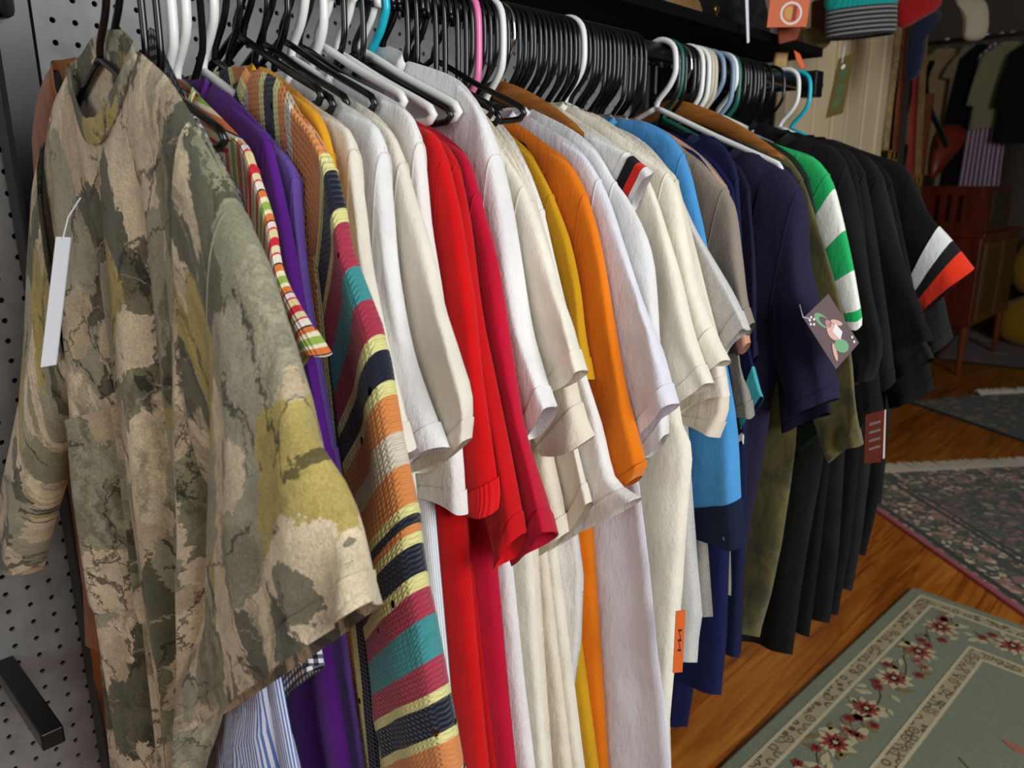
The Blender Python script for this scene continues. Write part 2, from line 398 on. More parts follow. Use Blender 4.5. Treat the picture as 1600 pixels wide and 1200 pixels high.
def border(d0, d1, mat, z, name):
    rbox(d0, RA-d0, d0, d1, .0105, z, name, mat); rbox(d0, RA-d0, RB-d1, RB-d0, .0105, z, name, mat)
    rbox(d0, d1, d1, RB-d1, .0105, z, name, mat); rbox(RA-d1, RA-d0, d1, RB-d1, .0105, z, name, mat)
for d0 in (.030, .200):
    border(d0, d0+.007, M_rcream, .0122, 'border_line'); border(d0+.007, d0+.037, M_tan, .0116, 'border_band'); border(d0+.037, d0+.044, M_rcream, .0122, 'border_line')
RN = random.Random(11)
def petal_poly(cx, cy, ang, L, W, z, n=6):
    pts = []
    for i in range(n+1):
        t = i/n; wv = W*math.sin(PI*t**.8)*.5; pts.append((t*L, wv))
    for i in range(n-1, 0, -1):
        t = i/n; wv = W*math.sin(PI*t**.8)*.5; pts.append((t*L, -wv))
    ca, sa = math.cos(ang), math.sin(ang)
    return [(cx+x*ca-y*sa, sgn*(cy+x*sa+y*ca), z) for x, y in pts]
def raised(name, polys, mat):
    m = MB()
    for p in polys:
        n = len(p); top = [tuple(q) for q in p]; bot = [(q[0], q[1], .0105) for q in p]
        m.add(top+bot, [tuple(range(n))] + [(i, (i+1) % n, n+(i+1) % n, n+i) for i in range(n)])
    return m.build(name, mat, rug)
def flower(cx, cy, R, red=True):
    raised('flower', [petal_poly(cx, cy, 2*PI*i/9+.3, R*1.25, R*.62, .0123) for i in range(9)], M_rpale)
    raised('flower', [petal_poly(cx, cy, 2*PI*i/9, R*RN.uniform(.75, .95), R*.36, .0132) for i in range(9)], M_rred if red else M_rpink)
    raised('flower_centre', [petal_poly(cx-.005, cy, 0, .011, .011, .014)], M_rpale)
def leaf(cx, cy, ang, L, mat): raised('leaf', [petal_poly(cx, cy, ang, L, L*.42, .0126)], mat)
def vine(pts, r=.0022):
    S, _ = spline([(x, sgn*y, .0115) for x, y in pts], 40); MB().tube(S, r, 5, flat=.5).build('vine', M_rolive, rug)
def field(path_fn, L, n):
    """a vine of flowers and leaves along a strip"""
    pts = [path_fn(L*i/(n*4), .018*math.sin(i*PI/2)) for i in range(n*4+1)]; vine(pts)
    for i in range(n):
        s = L*(i+.5)/n; p = path_fn(s, 0); flower(p[0], p[1], .034)
        for q in range(12):
            s2 = s + L/n*(q/12-.5)+RN.uniform(-.006, .006); p2 = path_fn(s2, RN.uniform(-.034, .034)); leaf(p2[0], p2[1], RN.uniform(0, 6.28), RN.uniform(.022, .045), RN.choice([M_rolive, M_rpale, M_rpale, M_rolive]))
        for q in range(4):
            s2 = s + L/n*RN.choice([-.36, -.28, .28, .38]); p2 = path_fn(s2, RN.uniform(-.04, .04))
            raised('small_flower', [petal_poly(p2[0], p2[1], 2*PI*j/5, .013, .010, .0133) for j in range(5)], RN.choice([M_rred, M_rred, M_rpink]))
field(lambda s, o: (.09+s, .125+o), 1.5, 10)
field(lambda s, o: (.125+o, .19+s), .85, 5)
for cx, cy in ((.42, .42), (.78, .36), (.62, .60), (1.05, .5)):
    flower(cx, cy, .036)
    for q in range(9):
        a = RN.uniform(0, 6.28); d = RN.uniform(.05, .13); leaf(cx+d*math.cos(a), cy+d*math.sin(a), RN.uniform(0, 6.28), RN.uniform(.025, .05), RN.choice([M_rolive, M_rpale, M_rpink]))
    vine([(cx-.15, cy-.05), (cx-.05, cy+.06), (cx+.05, cy-.03), (cx+.16, cy+.05)])

# dark rug with rose binding and white fringe
def dense_rug_mat(name, pal, scl, mid=None):
    k = NT(name); n = k.noise(k.obj(), 10, 3); d = k.node('ShaderNodeVectorMath', {0: n.outputs[1], 'Scale': .05}, operation='SCALE').outputs[0]
    p = k.node('ShaderNodeVectorMath', {0: k.obj(), 1: d}, operation='ADD').outputs[0]
    v = k.node('ShaderNodeTexVoronoi', {'Vector': p, 'Scale': scl}); r = k.node('ShaderNodeSeparateColor', {0: v.outputs['Color']})
    e = k.node('ShaderNodeTexVoronoi', {'Vector': p, 'Scale': scl}, feature='DISTANCE_TO_EDGE')
    cell = k.ramp(r.outputs[0], [(i/len(pal), lin(c)) for i, c in enumerate(pal)])
    ring = k.math('GREATER_THAN', e.outputs[0], .11); c = k.mix(ring, lin(pal[0]), cell)
    v2 = k.node('ShaderNodeTexVoronoi', {'Vector': p, 'Scale': scl*.28}); c = k.mix(k.math('MULTIPLY', k.math('LESS_THAN', v2.outputs['Distance'], .3), .55), c, lin(mid or pal[1]))
    g = k.noise(k.obj(), 280, 3, .7).outputs[0]; k.col(c); k.set(.95, .1, 0, .2); k.bump(g, .6, .003); return k.m
M_r2 = dense_rug_mat('rug_dark_floral', [(56,62,48), (206,180,146), (92,100,76), (186,136,118), (128,116,88), (222,198,160), (104,98,76)], 40, (188,128,114))
M_r2b = dense_rug_mat('rug_dark_field', [(58,64,52), (168,110,104), (88,94,74), (160,144,116), (120,92,84)], 34, (120,86,78))
M_bind = pile('rug_binding', (176,84,92)); M_fr = pile('rug_fringe', (226,216,196)); M_drk = pile('rug_dark_line', (28,38,30))
Pa = atZ(1375, 805, 0); Pb = atZ(1600, 965, 0); Pc = atZ(1385, 740, 0)
d = (Pb-Pa).normalized(); nrm = Vector((-d.y, d.x, 0))
c0 = Pa + d*((Pc-Pa).dot(d))                      # corner where the fringe side meets the binding
r2 = empty('fringed_rug', (c0.x, c0.y, 0), math.atan2(d.y, d.x)); tag(r2, 'dark floral rug with rose edge binding and white fringe', 'rug')
RL, RW = 1.01, .95
MB().box(0, RL, 0.012, RW, .001, .009).build('pile', M_r2, r2)
MB().box(0, RL, 0, .02, .001, .011).build('binding', M_bind, r2, bevel=.003)
MB().box(0, RL, RW-.02, RW, .001, .011).build('binding', M_bind, r2, bevel=.003)
for a0, a1 in ((.03, .05), (.20, .215), (.23, .24)): MB().box(.03, RL-.03, a0, a1, .0085, .0096).build('border_line', M_drk, r2)
MB().box(.22, RL-.22, .24, RW-.24, .0085, .0093).build('field', M_r2b, r2)
fm = MB(); rf = random.Random(3)
for i in range(230):
    y = RW*i/229; L = rf.uniform(.065, .10); q = rf.uniform(-.012, .012)
    fm.tube([(.004, y, .007), (-L*.5, y+q*.5, .005), (-L, y+q, .004)], .0034, 4)
tag(fm.build('fringe', M_fr, r2), kind='stuff')
MB().box(-.02, .012, 0, RW, .001, .010).build('fringe_band', M_fr, r2)
# brown rug further back
Qa = atZ(1425, 630, 0); Qb = atZ(1600, 690, 0); d = (Qb-Qa).normalized()
r3 = empty('brown_rug', (Qa.x, Qa.y, 0), math.atan2(d.y, d.x)); tag(r3, 'dark brown patterned rug with pale fringe beside the cabinet', 'rug')
M_r3 = dense_rug_mat('rug_brown', [(60,48,34), (132,110,72), (44,36,28), (152,126,82), (86,68,46)], 26, (40,32,26))
MB().box(0, 1.6, 0, .95, .001, .010).build('pile', M_r3, r3); MB().box(0, 1.6, -.012, .006, .001, .011).build('binding', M_drk, r3)
fm = MB()
for i in range(110):
    y = .45+.75*i/109; fm.tube([(.01+.14*(y-.45), y, .010), (-.01+.14*(y-.45), y+rf.uniform(-.02, .02), .022+.012*rf.random()), (-.05+.14*(y-.45), y+rf.uniform(-.02, .02), .006)], .008, 5)
tag(fm.build('fringe', M_fr, r3, True), kind='stuff')
r4 = empty('red_rug', (.1, 6.1, 0), math.radians(8)); tag(r4, 'dark red and cream patterned rug under the yellow cushion', 'rug')
MB().box(-.85, .9, -.6, .7, .001, .009).build('pile', dense_rug_mat('rug_red_pattern', [(96,22,18), (70,20,18), (150,120,84), (110,28,22), (40,30,28)], 9, (104,26,20)), r4)
MB().box(-.85, .9, -.62, -.6, .001, .010).build('binding', M_drk, r4)

# ================================================================== CLOTHES RACK
rack = empty('clothes_rack', (0, .9, 0)); tag(rack, 'black metal clothes rack with round rail carrying the row of shirts', 'clothes rack')
RZ = 1.285
def rk(m, name, sm=False, bev=0): return m.build(name, M_black, rack, sm, bev)
rk(MB().tube([(0, -.74, RZ), (0, .69, RZ)], .0125, 16), 'rail', True)
for y, ya, w_, h_ in ((-.610, -.715, .022, 1.62), (.66, .66, .016, 1.37)):      # upright by the pegboard, arm out to the rail
    rk(MB().box(-.384-w_, -.384+w_, y-w_, y+w_, .02, h_), 'upright', bev=.005)
    rk(MB().box(-.405, -.20, y-.016, y+.016, .004, .026), 'foot', bev=.003)
    rk(MB().tube([(-.384, y, RZ), (0, ya, RZ)], .009, 10), 'rail_arm', True)
    rk(MB().box(-.018, .018, ya-.016, ya+.016, RZ-.024, RZ+.024), 'rail_clamp', bev=.003)

# ================================================================== GARMENTS
def build_garment(root, hem, O, tip, inn, mat, sm=None, cm=None, bd=None, T=.012, st=.020, st0=None, cuffs=(), fold=.0075, seed=1,
                  sides=(1, -1), hx=None, lowres=False, pocket=None, collar=.016, neck=.075, drop=.085, dy=0., rip=.07, mirror=.97, amp=1.0, hemband=True, kf=1.0, valley=None, sfold=1.0, ldy=None, lramp=1.0, arm=.19, lpoly=None, linn=None):
    """O: (x, z) outline from the neck over the shoulder tip (index tip) to the outer sleeve corner; inn: inner sleeve corner.
       Local frame of root: x across the garment, y thickness, z up from the hem."""
    R = random.Random(seed); sm = sm or mat; cm = cm or mat
    ph = [R.uniform(0, 6.28) for _ in range(12)]
    ridge = [(abs(x), z) for x, z in O[:tip+1]]
    Sx, Sz = ridge[-1]
    if ridge[0][0] > neck:
        s0 = .36
        ridge = [(neck, ridge[0][1] + (ridge[0][0]-neck)*s0)] + ridge
    ridge = [(0, ridge[0][1]+.01)] + [r for r in ridge if r[0] > .004]
    rs, _ = spline([(x, z, 0) for x, z in ridge], 30)
    rx = [p.x for p in rs]; rz = [p.y for p in rs]
    top = lambda x: interp(rx, rz, abs(x))
    Az = Sz - min(arm, .7*max(.03, Sz-inn[1]))
    hx = hx or R.uniform(.235, .262)
    if bd:
        E = sorted([(Sz, Sx)] + [(z, x) for x, z in bd]); ez = [e[0] for e in E]; ex = [e[1] for e in E]
    else:
        ez = [hem, hem+.25, Az, Sz]; ex = [hx, (hx+Sx)*.5, Sx*.99, Sx]
    zn = 44 if not lowres else 22; un = 41 if not lowres else 21
    def B(u, t, side, off=0.):
        tx = top(u*Sx); z = tx + (hem + .010*math.sin(3*u+ph[0]) - tx)*t
        e = interp(ez, ex, z) if (u > 0 or not bd) else interp([hem, Az, Sz], [.245, Sx, Sx], z)
        x = u*e
        d = T*max(0, 1-abs(u)**5)**.5*(1-math.exp(-t*55))
        g = min(1, t*2.2)
        sh = fold*amp*g*(math.sin(kf*7.5*u+ph[1]+1.2*t)*.8 + math.sin(kf*15*u+ph[2]-1.0*t)*.45 + .35*math.sin(kf*25*u+ph[3]+.8*t)) + dy*.4*abs(u)*t
        if side < 0 and abs(x) < neck and t < .12:
            q = (1-t/.12); c = math.cos(PI/2*x/neck); z -= drop*c*q; d = max(d, .012*c*q)
        if side > 0 and abs(x) < neck and t < .12:
            q = (1-t/.12); c = math.cos(PI/2*x/neck); z -= .018*c*q; d = max(d, .012*c*q)
        return Vector((x, (d+off)*side + sh, z-hem))
    V = []; F = []; UV = []
    ring = 2*un-2
    ts = [(k/(zn-1))**1.25 for k in range(zn)]
    for t in ts:
        for i in range(un):
            p = B(-1+2*i/(un-1), t, -1); V.append(p); UV.append((.27*(-1+2*i/(un-1)), -(p.z+hem)))
        for i in range(un-2, 0, -1):
            p = B(-1+2*i/(un-1), t, 1); V.append(p); UV.append((.27*(-1+2*i/(un-1)), -(p.z+hem)))
    for k in range(zn-1):
        for i in range(ring):
            F.append((k*ring+i, k*ring+(i+1) % ring, (k+1)*ring+(i+1) % ring, (k+1)*ring+i))
    mesh('body', V, F, mat, root, True, UV)
    # collar ribbon round the neck opening
    if collar:
        xs = [neck*(-1+2*i/16) for i in range(17)]; loop = [B(x/Sx, 0, -1, .0015) for x in xs] + [B(x/Sx, 0, 1, .0015) for x in reversed(xs[1:-1])]
        n = len(loop); cen = sum(loop, Vector())/n; CV = []; CU = []
        for j in range(4):
            for i, p in enumerate(loop):
                hh_ = collar*(.45+.55*min(1, abs(abs(p.x)-neck)/(neck*.5))); q = p.copy(); q.z += hh_*j/3 - .004; q.y += (.0012 if p.y > cen.y else -.0012)*(1 if j in (1, 2) else 0); q.x += (cen.x-p.x)*.10*j/3
                CV.append(q); CU.append((i*.012, collar*j/3))
        CF = [(j*n+i, j*n+(i+1) % n, (j+1)*n+(i+1) % n, (j+1)*n+i) for j in range(3) for i in range(n)]
        mesh('collar', CV, CF, cm, root, True, CU)
    if pocket:
        u0, u1, t0, t1 = pocket; PV = []; PU = []; a, b = 14, 14
        for j in range(b):
            for i in range(a):
                u = u0+(u1-u0)*i/(a-1); t = t0+(t1-t0)*j/(b-1)
                off = .006 if j == 0 else (.0042 if 0 < i < a-1 and j < b-1 else .0012)
                p = B(u, t, -1, off); PV.append(p); PU.append((p.x+.3, -(p.z+hem)+.21))
        mesh('pocket', PV, [(j*a+i, j*a+i+1, (j+1)*a+i+1, (j+1)*a+i) for j in range(b-1) for i in range(a-1)], mat, root, True, PU)
    # sleeves
    osl = O[tip:]
    for sd in sides:
        lo = lowres or sd < 0; ns = 34 if not lo else 14; nph = 40 if not lo else 18
        mf = 1 if sd > 0 else mirror
        inn_ = linn if sd < 0 and linn else inn
        po, L = spline([(x, z, 0) for x, z in ((osl[:1]+lpoly) if sd < 0 and lpoly else osl)], 60)
        A = (Sx-.02, Az)
        mid = ((A[0]+inn_[0])/2 - .004, (A[1]+inn_[1])/2)
        pi_, _ = spline([(A[0], A[1], 0), (mid[0], mid[1], 0), (inn_[0], inn_[1], 0)], 60)
        t0 = st0 or T*1.15
        def ringp(s, q, off=0.):
            if s < 0:
                f = -s; Ov = Vector((Sx-.05*f, top(Sx-.05*f)-.004*f, 0)); Iv = Vector((A[0]-.05*f, A[1]-.03*f, 0)); s_ = 0
            else:
                i = min(58, int(s*59)); r = s*59-i; Ov = po[i].lerp(po[i+1], r); Iv = pi_[i].lerp(pi_[i+1], r); s_ = s
            c = (Ov+Iv)/2; h = (Ov-Iv)/2; cs, sn = math.cos(q), math.sin(q)
            ce = math.copysign(abs(cs)**.8, cs); hl = h.length
            th = t0 + (st-t0)*min(1, s_*1.3)
            rp = 1 + rip*s_*math.sin(5*q+ph[5]+sd) + rip*.6*s_*math.sin(9*q+ph[6])
            y = th*rp*math.copysign(abs(sn)**.9, sn)
            y += fold*1.3*sfold*s_*(math.sin(kf*hl*60*ce+ph[7]+1.5*s_)*.8 + .5*math.sin(kf*hl*110*ce+ph[8])) + (ldy*min(1, s_*lramp) if sd < 0 and ldy else dy*s_)
            if valley and sn < 0 and sd > 0: y += valley[2]*math.exp(-((ce-valley[0])/valley[1])**2)*math.sin(PI*min(1, s_/.82))*abs(sn)**.5
            zo = .0035*s_*math.sin(2*q+ph[9]) if s_ > .8 else 0
            p = c + h*ce*(1+off/max(.02, hl))
            return Vector((sd*mf*p.x, y + off*(1 if sn > 0 else -1)*abs(sn), p.y - hem + zo*(s_-.8)*5)), ((1-ce)*hl, s_*L if s >= 0 else s*.055)
        def strip(name, s0, s1, n, mt, par, off=0.):
            V = []; U = []
            for k_ in range(n):
                s = s0+(s1-s0)*k_/(n-1)
                for j in range(nph):
                    p, u_ = ringp(s, 2*PI*j/nph, off); V.append(p); U.append(u_)
            F = [(k_*nph+j, k_*nph+(j+1) % nph, (k_+1)*nph+(j+1) % nph, (k_+1)*nph+j) for k_ in range(n-1) for j in range(nph)]
            if sd < 0: F = [f[::-1] for f in F]
            return mesh(name, V, F, mt, par, True, U)
        s_in = -.9
        sl = strip('sleeve', s_in, 1.0, ns, sm, root)
        if not lo:
            SV = [ringp(.015, 2*PI*j/48, .0003)[0] for j in range(49)]
            MB().tube(SV, .00075, 5, cap=False).build('armhole_seam', sm, sl, True)
        if cuffs:
            for a, b, mt, nm in cuffs: strip(nm, 1-a/L, 1-b/L, 5, mt, sl, .0016)
        elif hemband and not lo:
            strip('sleeve_hem', 1-.021/L, 1.0, 4, sm, sl, .0013)
    return top

HANG_MATS = {'black': M_blackpl, 'white': plain('white_plastic', (232,231,226), .3, .5), 'teal': plain('turquoise_plastic', (20,176,196), .3, .5),
             'pink': plain('pink_hanger_plastic', (232,120,168), .3, .5), 'bluegrey': plain('blue_grey_plastic', (128,150,172), .3, .5), 'green': plain('sea_green_plastic', (20,88,74), .35, .5),
             'beige': plain('beige_plastic', (188,178,158), .4, .5), 'velvet': plain('black_flocked_plastic', (16,16,17), .95, .1)}
k = NT('hanger_wood'); n = k.noise(k.mapping(k.obj(), (8, 30, 60)), 1.0, 4, .6, 1.0).outputs[0]
k.col(k.ramp(n, [(.3, lin((126,72,24))), (.7, lin((176,112,44)))], 'LINEAR')); k.set(.35, .5); HANG_MATS['wood'] = k.m
M_chrome = plain('chrome_wire', (200,200,200), .15, .5, 1)
HLAB = {'black': 'black plastic tubular hanger hooked on the rack rail', 'white': 'white plastic tubular hanger hooked on the rack rail', 'teal': 'turquoise plastic tubular hanger hooked on the rack rail',
        'pink': 'pink plastic tubular hanger among black ones on the rail', 'bluegrey': 'blue grey plastic hanger holding a black shirt on the rail', 'green': 'dark sea green plastic hanger hooked on the rail',
        'beige': 'beige plastic hanger hooked on the rack rail', 'velvet': 'black flocked velvet hanger with wide curved shoulders', 'wood': 'brown varnished wooden hanger with metal hook on the rail'}
HNAME = {k_: v_.split(' hooked')[0].split(' among')[0].split(' holding')[0].split(' with')[0] for k_, v_ in HLAB.items()}
hr = random.Random(77)
def hanger(Y, color, zn=1.205, half=.205, psi=0., holds=None):
    t = empty('clothes_hanger', (0, Y, zn), psi + hr.uniform(-.006, .006)*(0 if holds else 1)); mt = HANG_MATS[color]
    tag(t, HLAB[color], 'hanger', HLAB[color].split(' hooked')[0].split(' among')[0].split(' holding')[0].split(' with')[0] + 's')
    if holds: t['label'] = HNAME[color] + ' holding the ' + ' '.join(holds.split()[:8])
    lean = hr.uniform(-.0005, .0005); r = {'wood': .0022, 'black': .0030, 'velvet': .0030}.get(color, .0042)
    zr = RZ+.0125+r-.0035-zn
    hook = [(0, 0, .002), (.003, 0, .014), (.020, lean*.5, .032), (.029, lean, .048), (.0305, lean, zr-.035), (.027, lean, zr-.012), (.016, lean, zr-.001), (0, lean, zr+.003), (-.014, lean, zr-.003), (-.021, lean, zr-.016), (-.022, lean, zr-.026)]
    S, _ = spline(hook, 26); MB().tube(S, r, 8).build('hook', M_chrome if color == 'wood' else mt, t, True)
    s = .39
    if color in ('wood', 'velvet'):
        V = []; nn = 25; hh = .016 if color == 'wood' else .009; th = .0045 if color == 'wood' else .0032
        pts = [(half*(-1+2*i/(nn-1)), 0) for i in range(nn)]
        P = []
        for x, _ in pts:
            q = abs(x)/half; z = .006 - .030*q - .055*q*q*(1.2-.2*q); P.append(Vector((x, 0, z-.004)))
        vs = []
        for p in P:
            q = abs(p.x)/half; h2 = hh*(1-.35*q)
            for a in range(10):
                g = 2*PI*a/10; vs.append((p.x, p.y+th*math.cos(g), p.z+h2*math.sin(g)-.006))
        fs = [(i*10+a, i*10+(a+1) % 10, (i+1)*10+(a+1) % 10, (i+1)*10+a) for i in range(nn-1) for a in range(10)] + [tuple(range(9, -1, -1)), tuple(range((nn-1)*10, nn*10))]
        mesh('shoulder_bar', vs, fs, mt, t, True)
    else:
        z1 = -s*half
        fr = [(0, 0, .004), (.02, 0, -.004), (half*.5, 0, -s*half*.5), (half-.012, 0, z1+.003), (half-.002, 0, z1-.004), (half-.012, 0, z1-.011), (half*.4, 0, z1-.011), (-half*.4, 0, z1-.011), (-half+.012, 0, z1-.011), (-half+.002, 0, z1-.004), (-half+.012, 0, z1+.003), (-half*.5, 0, -s*half*.5), (-.02, 0, -.004), (0, 0, .004)]
        S, _ = spline(fr, 70); MB().tube(S, .0031 if color == 'black' else .0040, 8).build('frame', mt, t, True)
    return t

# ------------------------------------------------------------------ cloths
camo_m = camo('camouflage_jersey')
SM = {
 'rib': striped('ribbed_stripes', [(.006, (206,40,60)), (.005, (226,214,166)), (.0015, (206,60,70)), (.006, (236,224,206)), (.0012, (40,30,30)), (.005, (222,120,60)), (.004, (236,226,190)), (.006, (150,178,74)), (.003, (236,226,190)), (.005, (222,120,60)), (.0012, (40,30,30)), (.004, (236,214,206)), (.0015, (206,60,70)), (.006, (226,206,150))], rib=.0022, slope=.18),
 'gingham': gingham('gingham_cloth', .0075), 'blues': striped('blue_pinstripe', [(.0022, (92,116,176)), (.0026, (214,220,236))], axis=0),
 'purple': fabric('purple_jersey', (84,26,122)), 'violet': fabric('violet_jersey', (112,84,168), heather=.15),
 'yellow': fabric('golden_jersey', (216,152,20)), 'cream': fabric('cream_jersey', (226,218,200), wr=1.3), 'white': fabric('white_jersey', (228,226,224), wr=1.2), 'white2': fabric('soft_white_jersey', (232,228,222), wr=1.4),
 'lav': fabric('cool_white_jersey', (224,222,230), wr=1.2), 'wrib': striped('white_ribbed_knit', [(.0017, (236,236,238)), (.0008, (168,172,184))], axis=0), 'ecru': fabric('ecru_jersey', (224,212,190), wr=1.3), 'ivory': fabric('ivory_jersey', (234,228,208), wr=1.1),
 'red': fabric('bright_red_jersey', (204,8,12)), 'redrib': fabric('bright_red_rib', (214,10,14), rib=.003), 'red2': fabric('red_jersey', (190,10,18)), 'crim': fabric('crimson_jersey', (186,10,46)),
 'must': fabric('mustard_jersey', (196,146,14)), 'orange': fabric('orange_jersey', (224,118,6)), 'heather': fabric('pale_heather_jersey', (214,212,208), heather=.22), 'greyh': fabric('grey_heather_jersey', (158,152,140), heather=.35),
 'blue': fabric('sky_blue_jersey', (72,146,204)), 'bnavy': fabric('dark_navy_jersey', (20,30,52)), 'royal': fabric('royal_blue_jersey', (18,24,68)), 'taupe': fabric('taupe_jersey', (146,134,120), heather=.12), 'dnavy': fabric('deep_blue_jersey', (16,20,62)),
 'navy': fabric('navy_jersey', (22,28,62)), 'teal': fabric('teal_rib', (64,166,172)), 'sweat': fabric('ink_fleece', (38,33,58)), 'ink': fabric('ink_jersey', (24,22,46)), 'olive': velvet('olive_velour', (54,50,20), (94,88,42)),
 'forest': fabric('forest_jersey', (24,40,26)), 'blk': fabric('black_jersey', (15,15,15), var=.15), 'blk2': fabric('faded_black_jersey', (23,22,21), var=.2), 'char': fabric('charcoal_jersey', (30,30,28), var=.15),
 'stripe_gw': striped('green_white_rugby', [(.024, (28,172,92)), (.062, (236,236,226)), (.056, (28,172,92)), (.056, (236,236,226)), (.015, (28,172,92)), (.34, (236,236,226)), (.06, (28,172,92))], offset=.0), 'green': fabric('emerald_jersey', (28,172,92)),
 'cuffblk': fabric('cuff_black', (30,30,32)), 'cuffred': fabric('cuff_red', (214,40,30)), 'cuffwhite': fabric('cuff_white', (226,226,222)), 'pink': fabric('peach_jersey', (206,150,128)), 'suede': fabric('brown_suede', (140,78,34), var=.2, sheen=.4), 'bstripe': fabric('cuff_flame', (224,52,24)),
}
cream_, navy_, org_, crm_, teal_, wht_ = (232,226,148), (26,30,48), (226,142,74), (176,52,76), (62,148,150), (222,210,186)
SM['knit'] = striped('striped_open_knit', [(.009, cream_), (.030, navy_), (.009, cream_), (.034, crm_), (.027, teal_), (.027, crm_), (.011, cream_), (.022, navy_), (.011, cream_), (.027, org_), (.026, wht_), (.029, org_), (.009, cream_), (.007, navy_), (.007, org_), (.009, cream_), (.022, navy_), (.012, cream_), (.022, crm_), (.031, teal_), (.023, crm_), (.009, cream_), (.023, navy_), (.010, cream_), (.024, org_), (.024, wht_), (.04, org_)], slope=.10, offset=.004, knit=True, wob=.008)
SM['knitb'] = striped('striped_open_knit_body', [(.014, org_), (.012, wht_), (.026, org_), (.010, cream_), (.020, navy_), (.010, cream_)], knit=True, wob=.008, axis=0)

G = []
def g(lab, Y, o, tip, inn, mat, hang='black', name='t_shirt', cat='t-shirt', **kw): G.append(dict(lab=lab, Y=Y, o=o, tip=tip, inn=inn, mat=mat, hang=hang, name=name, cat=cat, kw=kw))
g('camouflage leaf print t-shirt with chest pocket and a white paper tag', .256, [(180,50), (240,100), (270,132), (332,237), (363,318), (400,400), (455,570), (510,740), (545,860), (580,948)], 4, (292,1150), camo_m, st=.034, T=.011, fold=.011, amp=1.7, kf=1.3, valley=(-.6, .26, .026), mirror=1.0, lpoly=[(.205,1.0), (.232,.90), (.325,.76), (.375,.675)], linn=(.275,.66), sfold=.6, bd=[(350,650), (365,850), (350,1050), (310,1230)], ldy=-.055, pocket=(-.60, -.12, .36, .62), hem=.36, collar=.020, rip=.05, st0=.022)
g('pale blue pinstriped shirt half hidden under the camouflage sleeve', .263, [(205,85), (262,150), (330,300), (380,700), (425,1080), (446,1230)], 2, (296,1235), SM['blues'], name='striped_shirt', cat='shirt', hem=.38, hx=.22)
g('black and white gingham shirt behind the camouflage collar', .270, [(205,55), (250,80), (268,116), (372,300), (440,700), (492,1046)], 3, (418,1118), SM['gingham'], name='gingham_shirt', cat='shirt', hx=.2, hem=.72)
g('ribbed top with thin red, orange, green and cream stripes', .277, [(276,119), (296,134), (322,160), (380,220), (396,258), (424,347), (442,434), (508,550)], 4, (461,576), SM['rib'], hang='white', st=.012, fold=.003, nk=True, hx=.17, hem=.76)
g('dark purple t-shirt behind the ribbed striped top', .284, [(305,122), (325,126), (368,158), (417,210), (438,300), (470,470), (522,745)], 3, (480,770), SM['purple'], hang='white', nk=True)
g('faded violet t-shirt behind the dark purple one', .292, [(352,143), (368,156), (395,182), (440,232), (463,268), (475,400), (505,600), (530,740)], 4, (480,760), SM['violet'], hang='velvet', nk=True)
g('open knit long sleeved sweater in orange, navy, crimson, teal and cream stripes', .305, [(395,108), (440,127), (465,168), (492,205), (515,250), (532,306), (547,392), (562,430), (585,494), (600,550), (622,674), (646,796), (654,883), (677,983), (690,1054), (717,1183), (722,1240)], 4, (612,1245), SM['knitb'], sm=SM['knit'], hang='white', name='knit_sweater', cat='sweater', st=.020, st0=.018, fold=.004, hem=.33, nk=True, arm=.07, collar=.018, T=.012, rip=.04)
g('golden yellow t-shirt showing a sliver beside the knit sweater', .316, [(440,122), (488,165), (505,195), (517,238), (530,330), (545,450)], 3, (520,470), SM['yellow'])
g('cream t-shirt next to the striped knit sweater', .327, [(437,126), (467,146), (510,176), (540,197), (553,225), (556,267), (563,327), (572,413), (600,560), (640,700)], 4, (590,720), SM['cream'], nk=True)
g('plain white t-shirt between the cream and slubby white ones', .349, [(460,114), (500,138), (560,175), (587,195), (601,230), (608,313), (616,413), (640,560), (690,700)], 4, (630,730), SM['white'], nk=True)
g('slubby off-white t-shirt with wide sleeve hanging before the red shirts', .371, [(497,121), (527,141), (587,178), (613,208), (629,247), (642,300), (667,380), (690,470), (718,553), (736,620), (731,692)], 4, (643,745), SM['cream'], st=.030, fold=.009, nk=True)
g('white ribbed polo top with fine vertical lines', .386, [(524,112), (560,128), (613,155), (640,176), (656,213), (663,280), (669,350), (690,500), (715,700), (722,800)], 4, (648,768), SM['wrib'], hang='white', name='ribbed_top', cat='top', sm=SM['white2'], nk=True)
g('bright red t-shirt with ribbed sleeve cuffs', .403, [(600,165), (647,188), (677,206), (694,240), (711,313), (725,405), (737,483), (745,573), (757,673), (768,767), (766,800)], 3, (716,806), SM['red'], cuffs=[(.03, 0, SM['redrib'], 'sleeve_cuff')], st=.020, hang='white')
g('deep red t-shirt between the bright red and crimson ones', .420, [(620,170), (660,195), (690,216), (712,250), (728,330), (745,483), (769,600), (789,700), (806,797), (812,842)], 3, (790,884), SM['red2'], st=.022)
g('crimson red t-shirt beside the large white one', .437, [(650,185), (700,215), (728,243), (744,293), (755,335), (772,400), (792,527), (815,650), (835,727), (858,832)], 3, (806,880), SM['crim'], st=.024)
g('large white t-shirt with folded collar on the turquoise hanger', .462, [(592,86), (637,95), (705,118), (735,143), (757,185), (775,235), (792,315), (818,490), (846,588), (863,640)], 5, (821,694), SM['white'], hang='teal', st=.036, st0=.026, T=.014, fold=.009, collar=.028, nk=True)
g('white t-shirt with flaring sleeve behind the large white one', .490, [(690,128), (745,165), (785,232), (818,287), (846,360), (874,448), (896,507), (917,582)], 3, (858,612), SM['ivory'], st=.026, fold=.009)
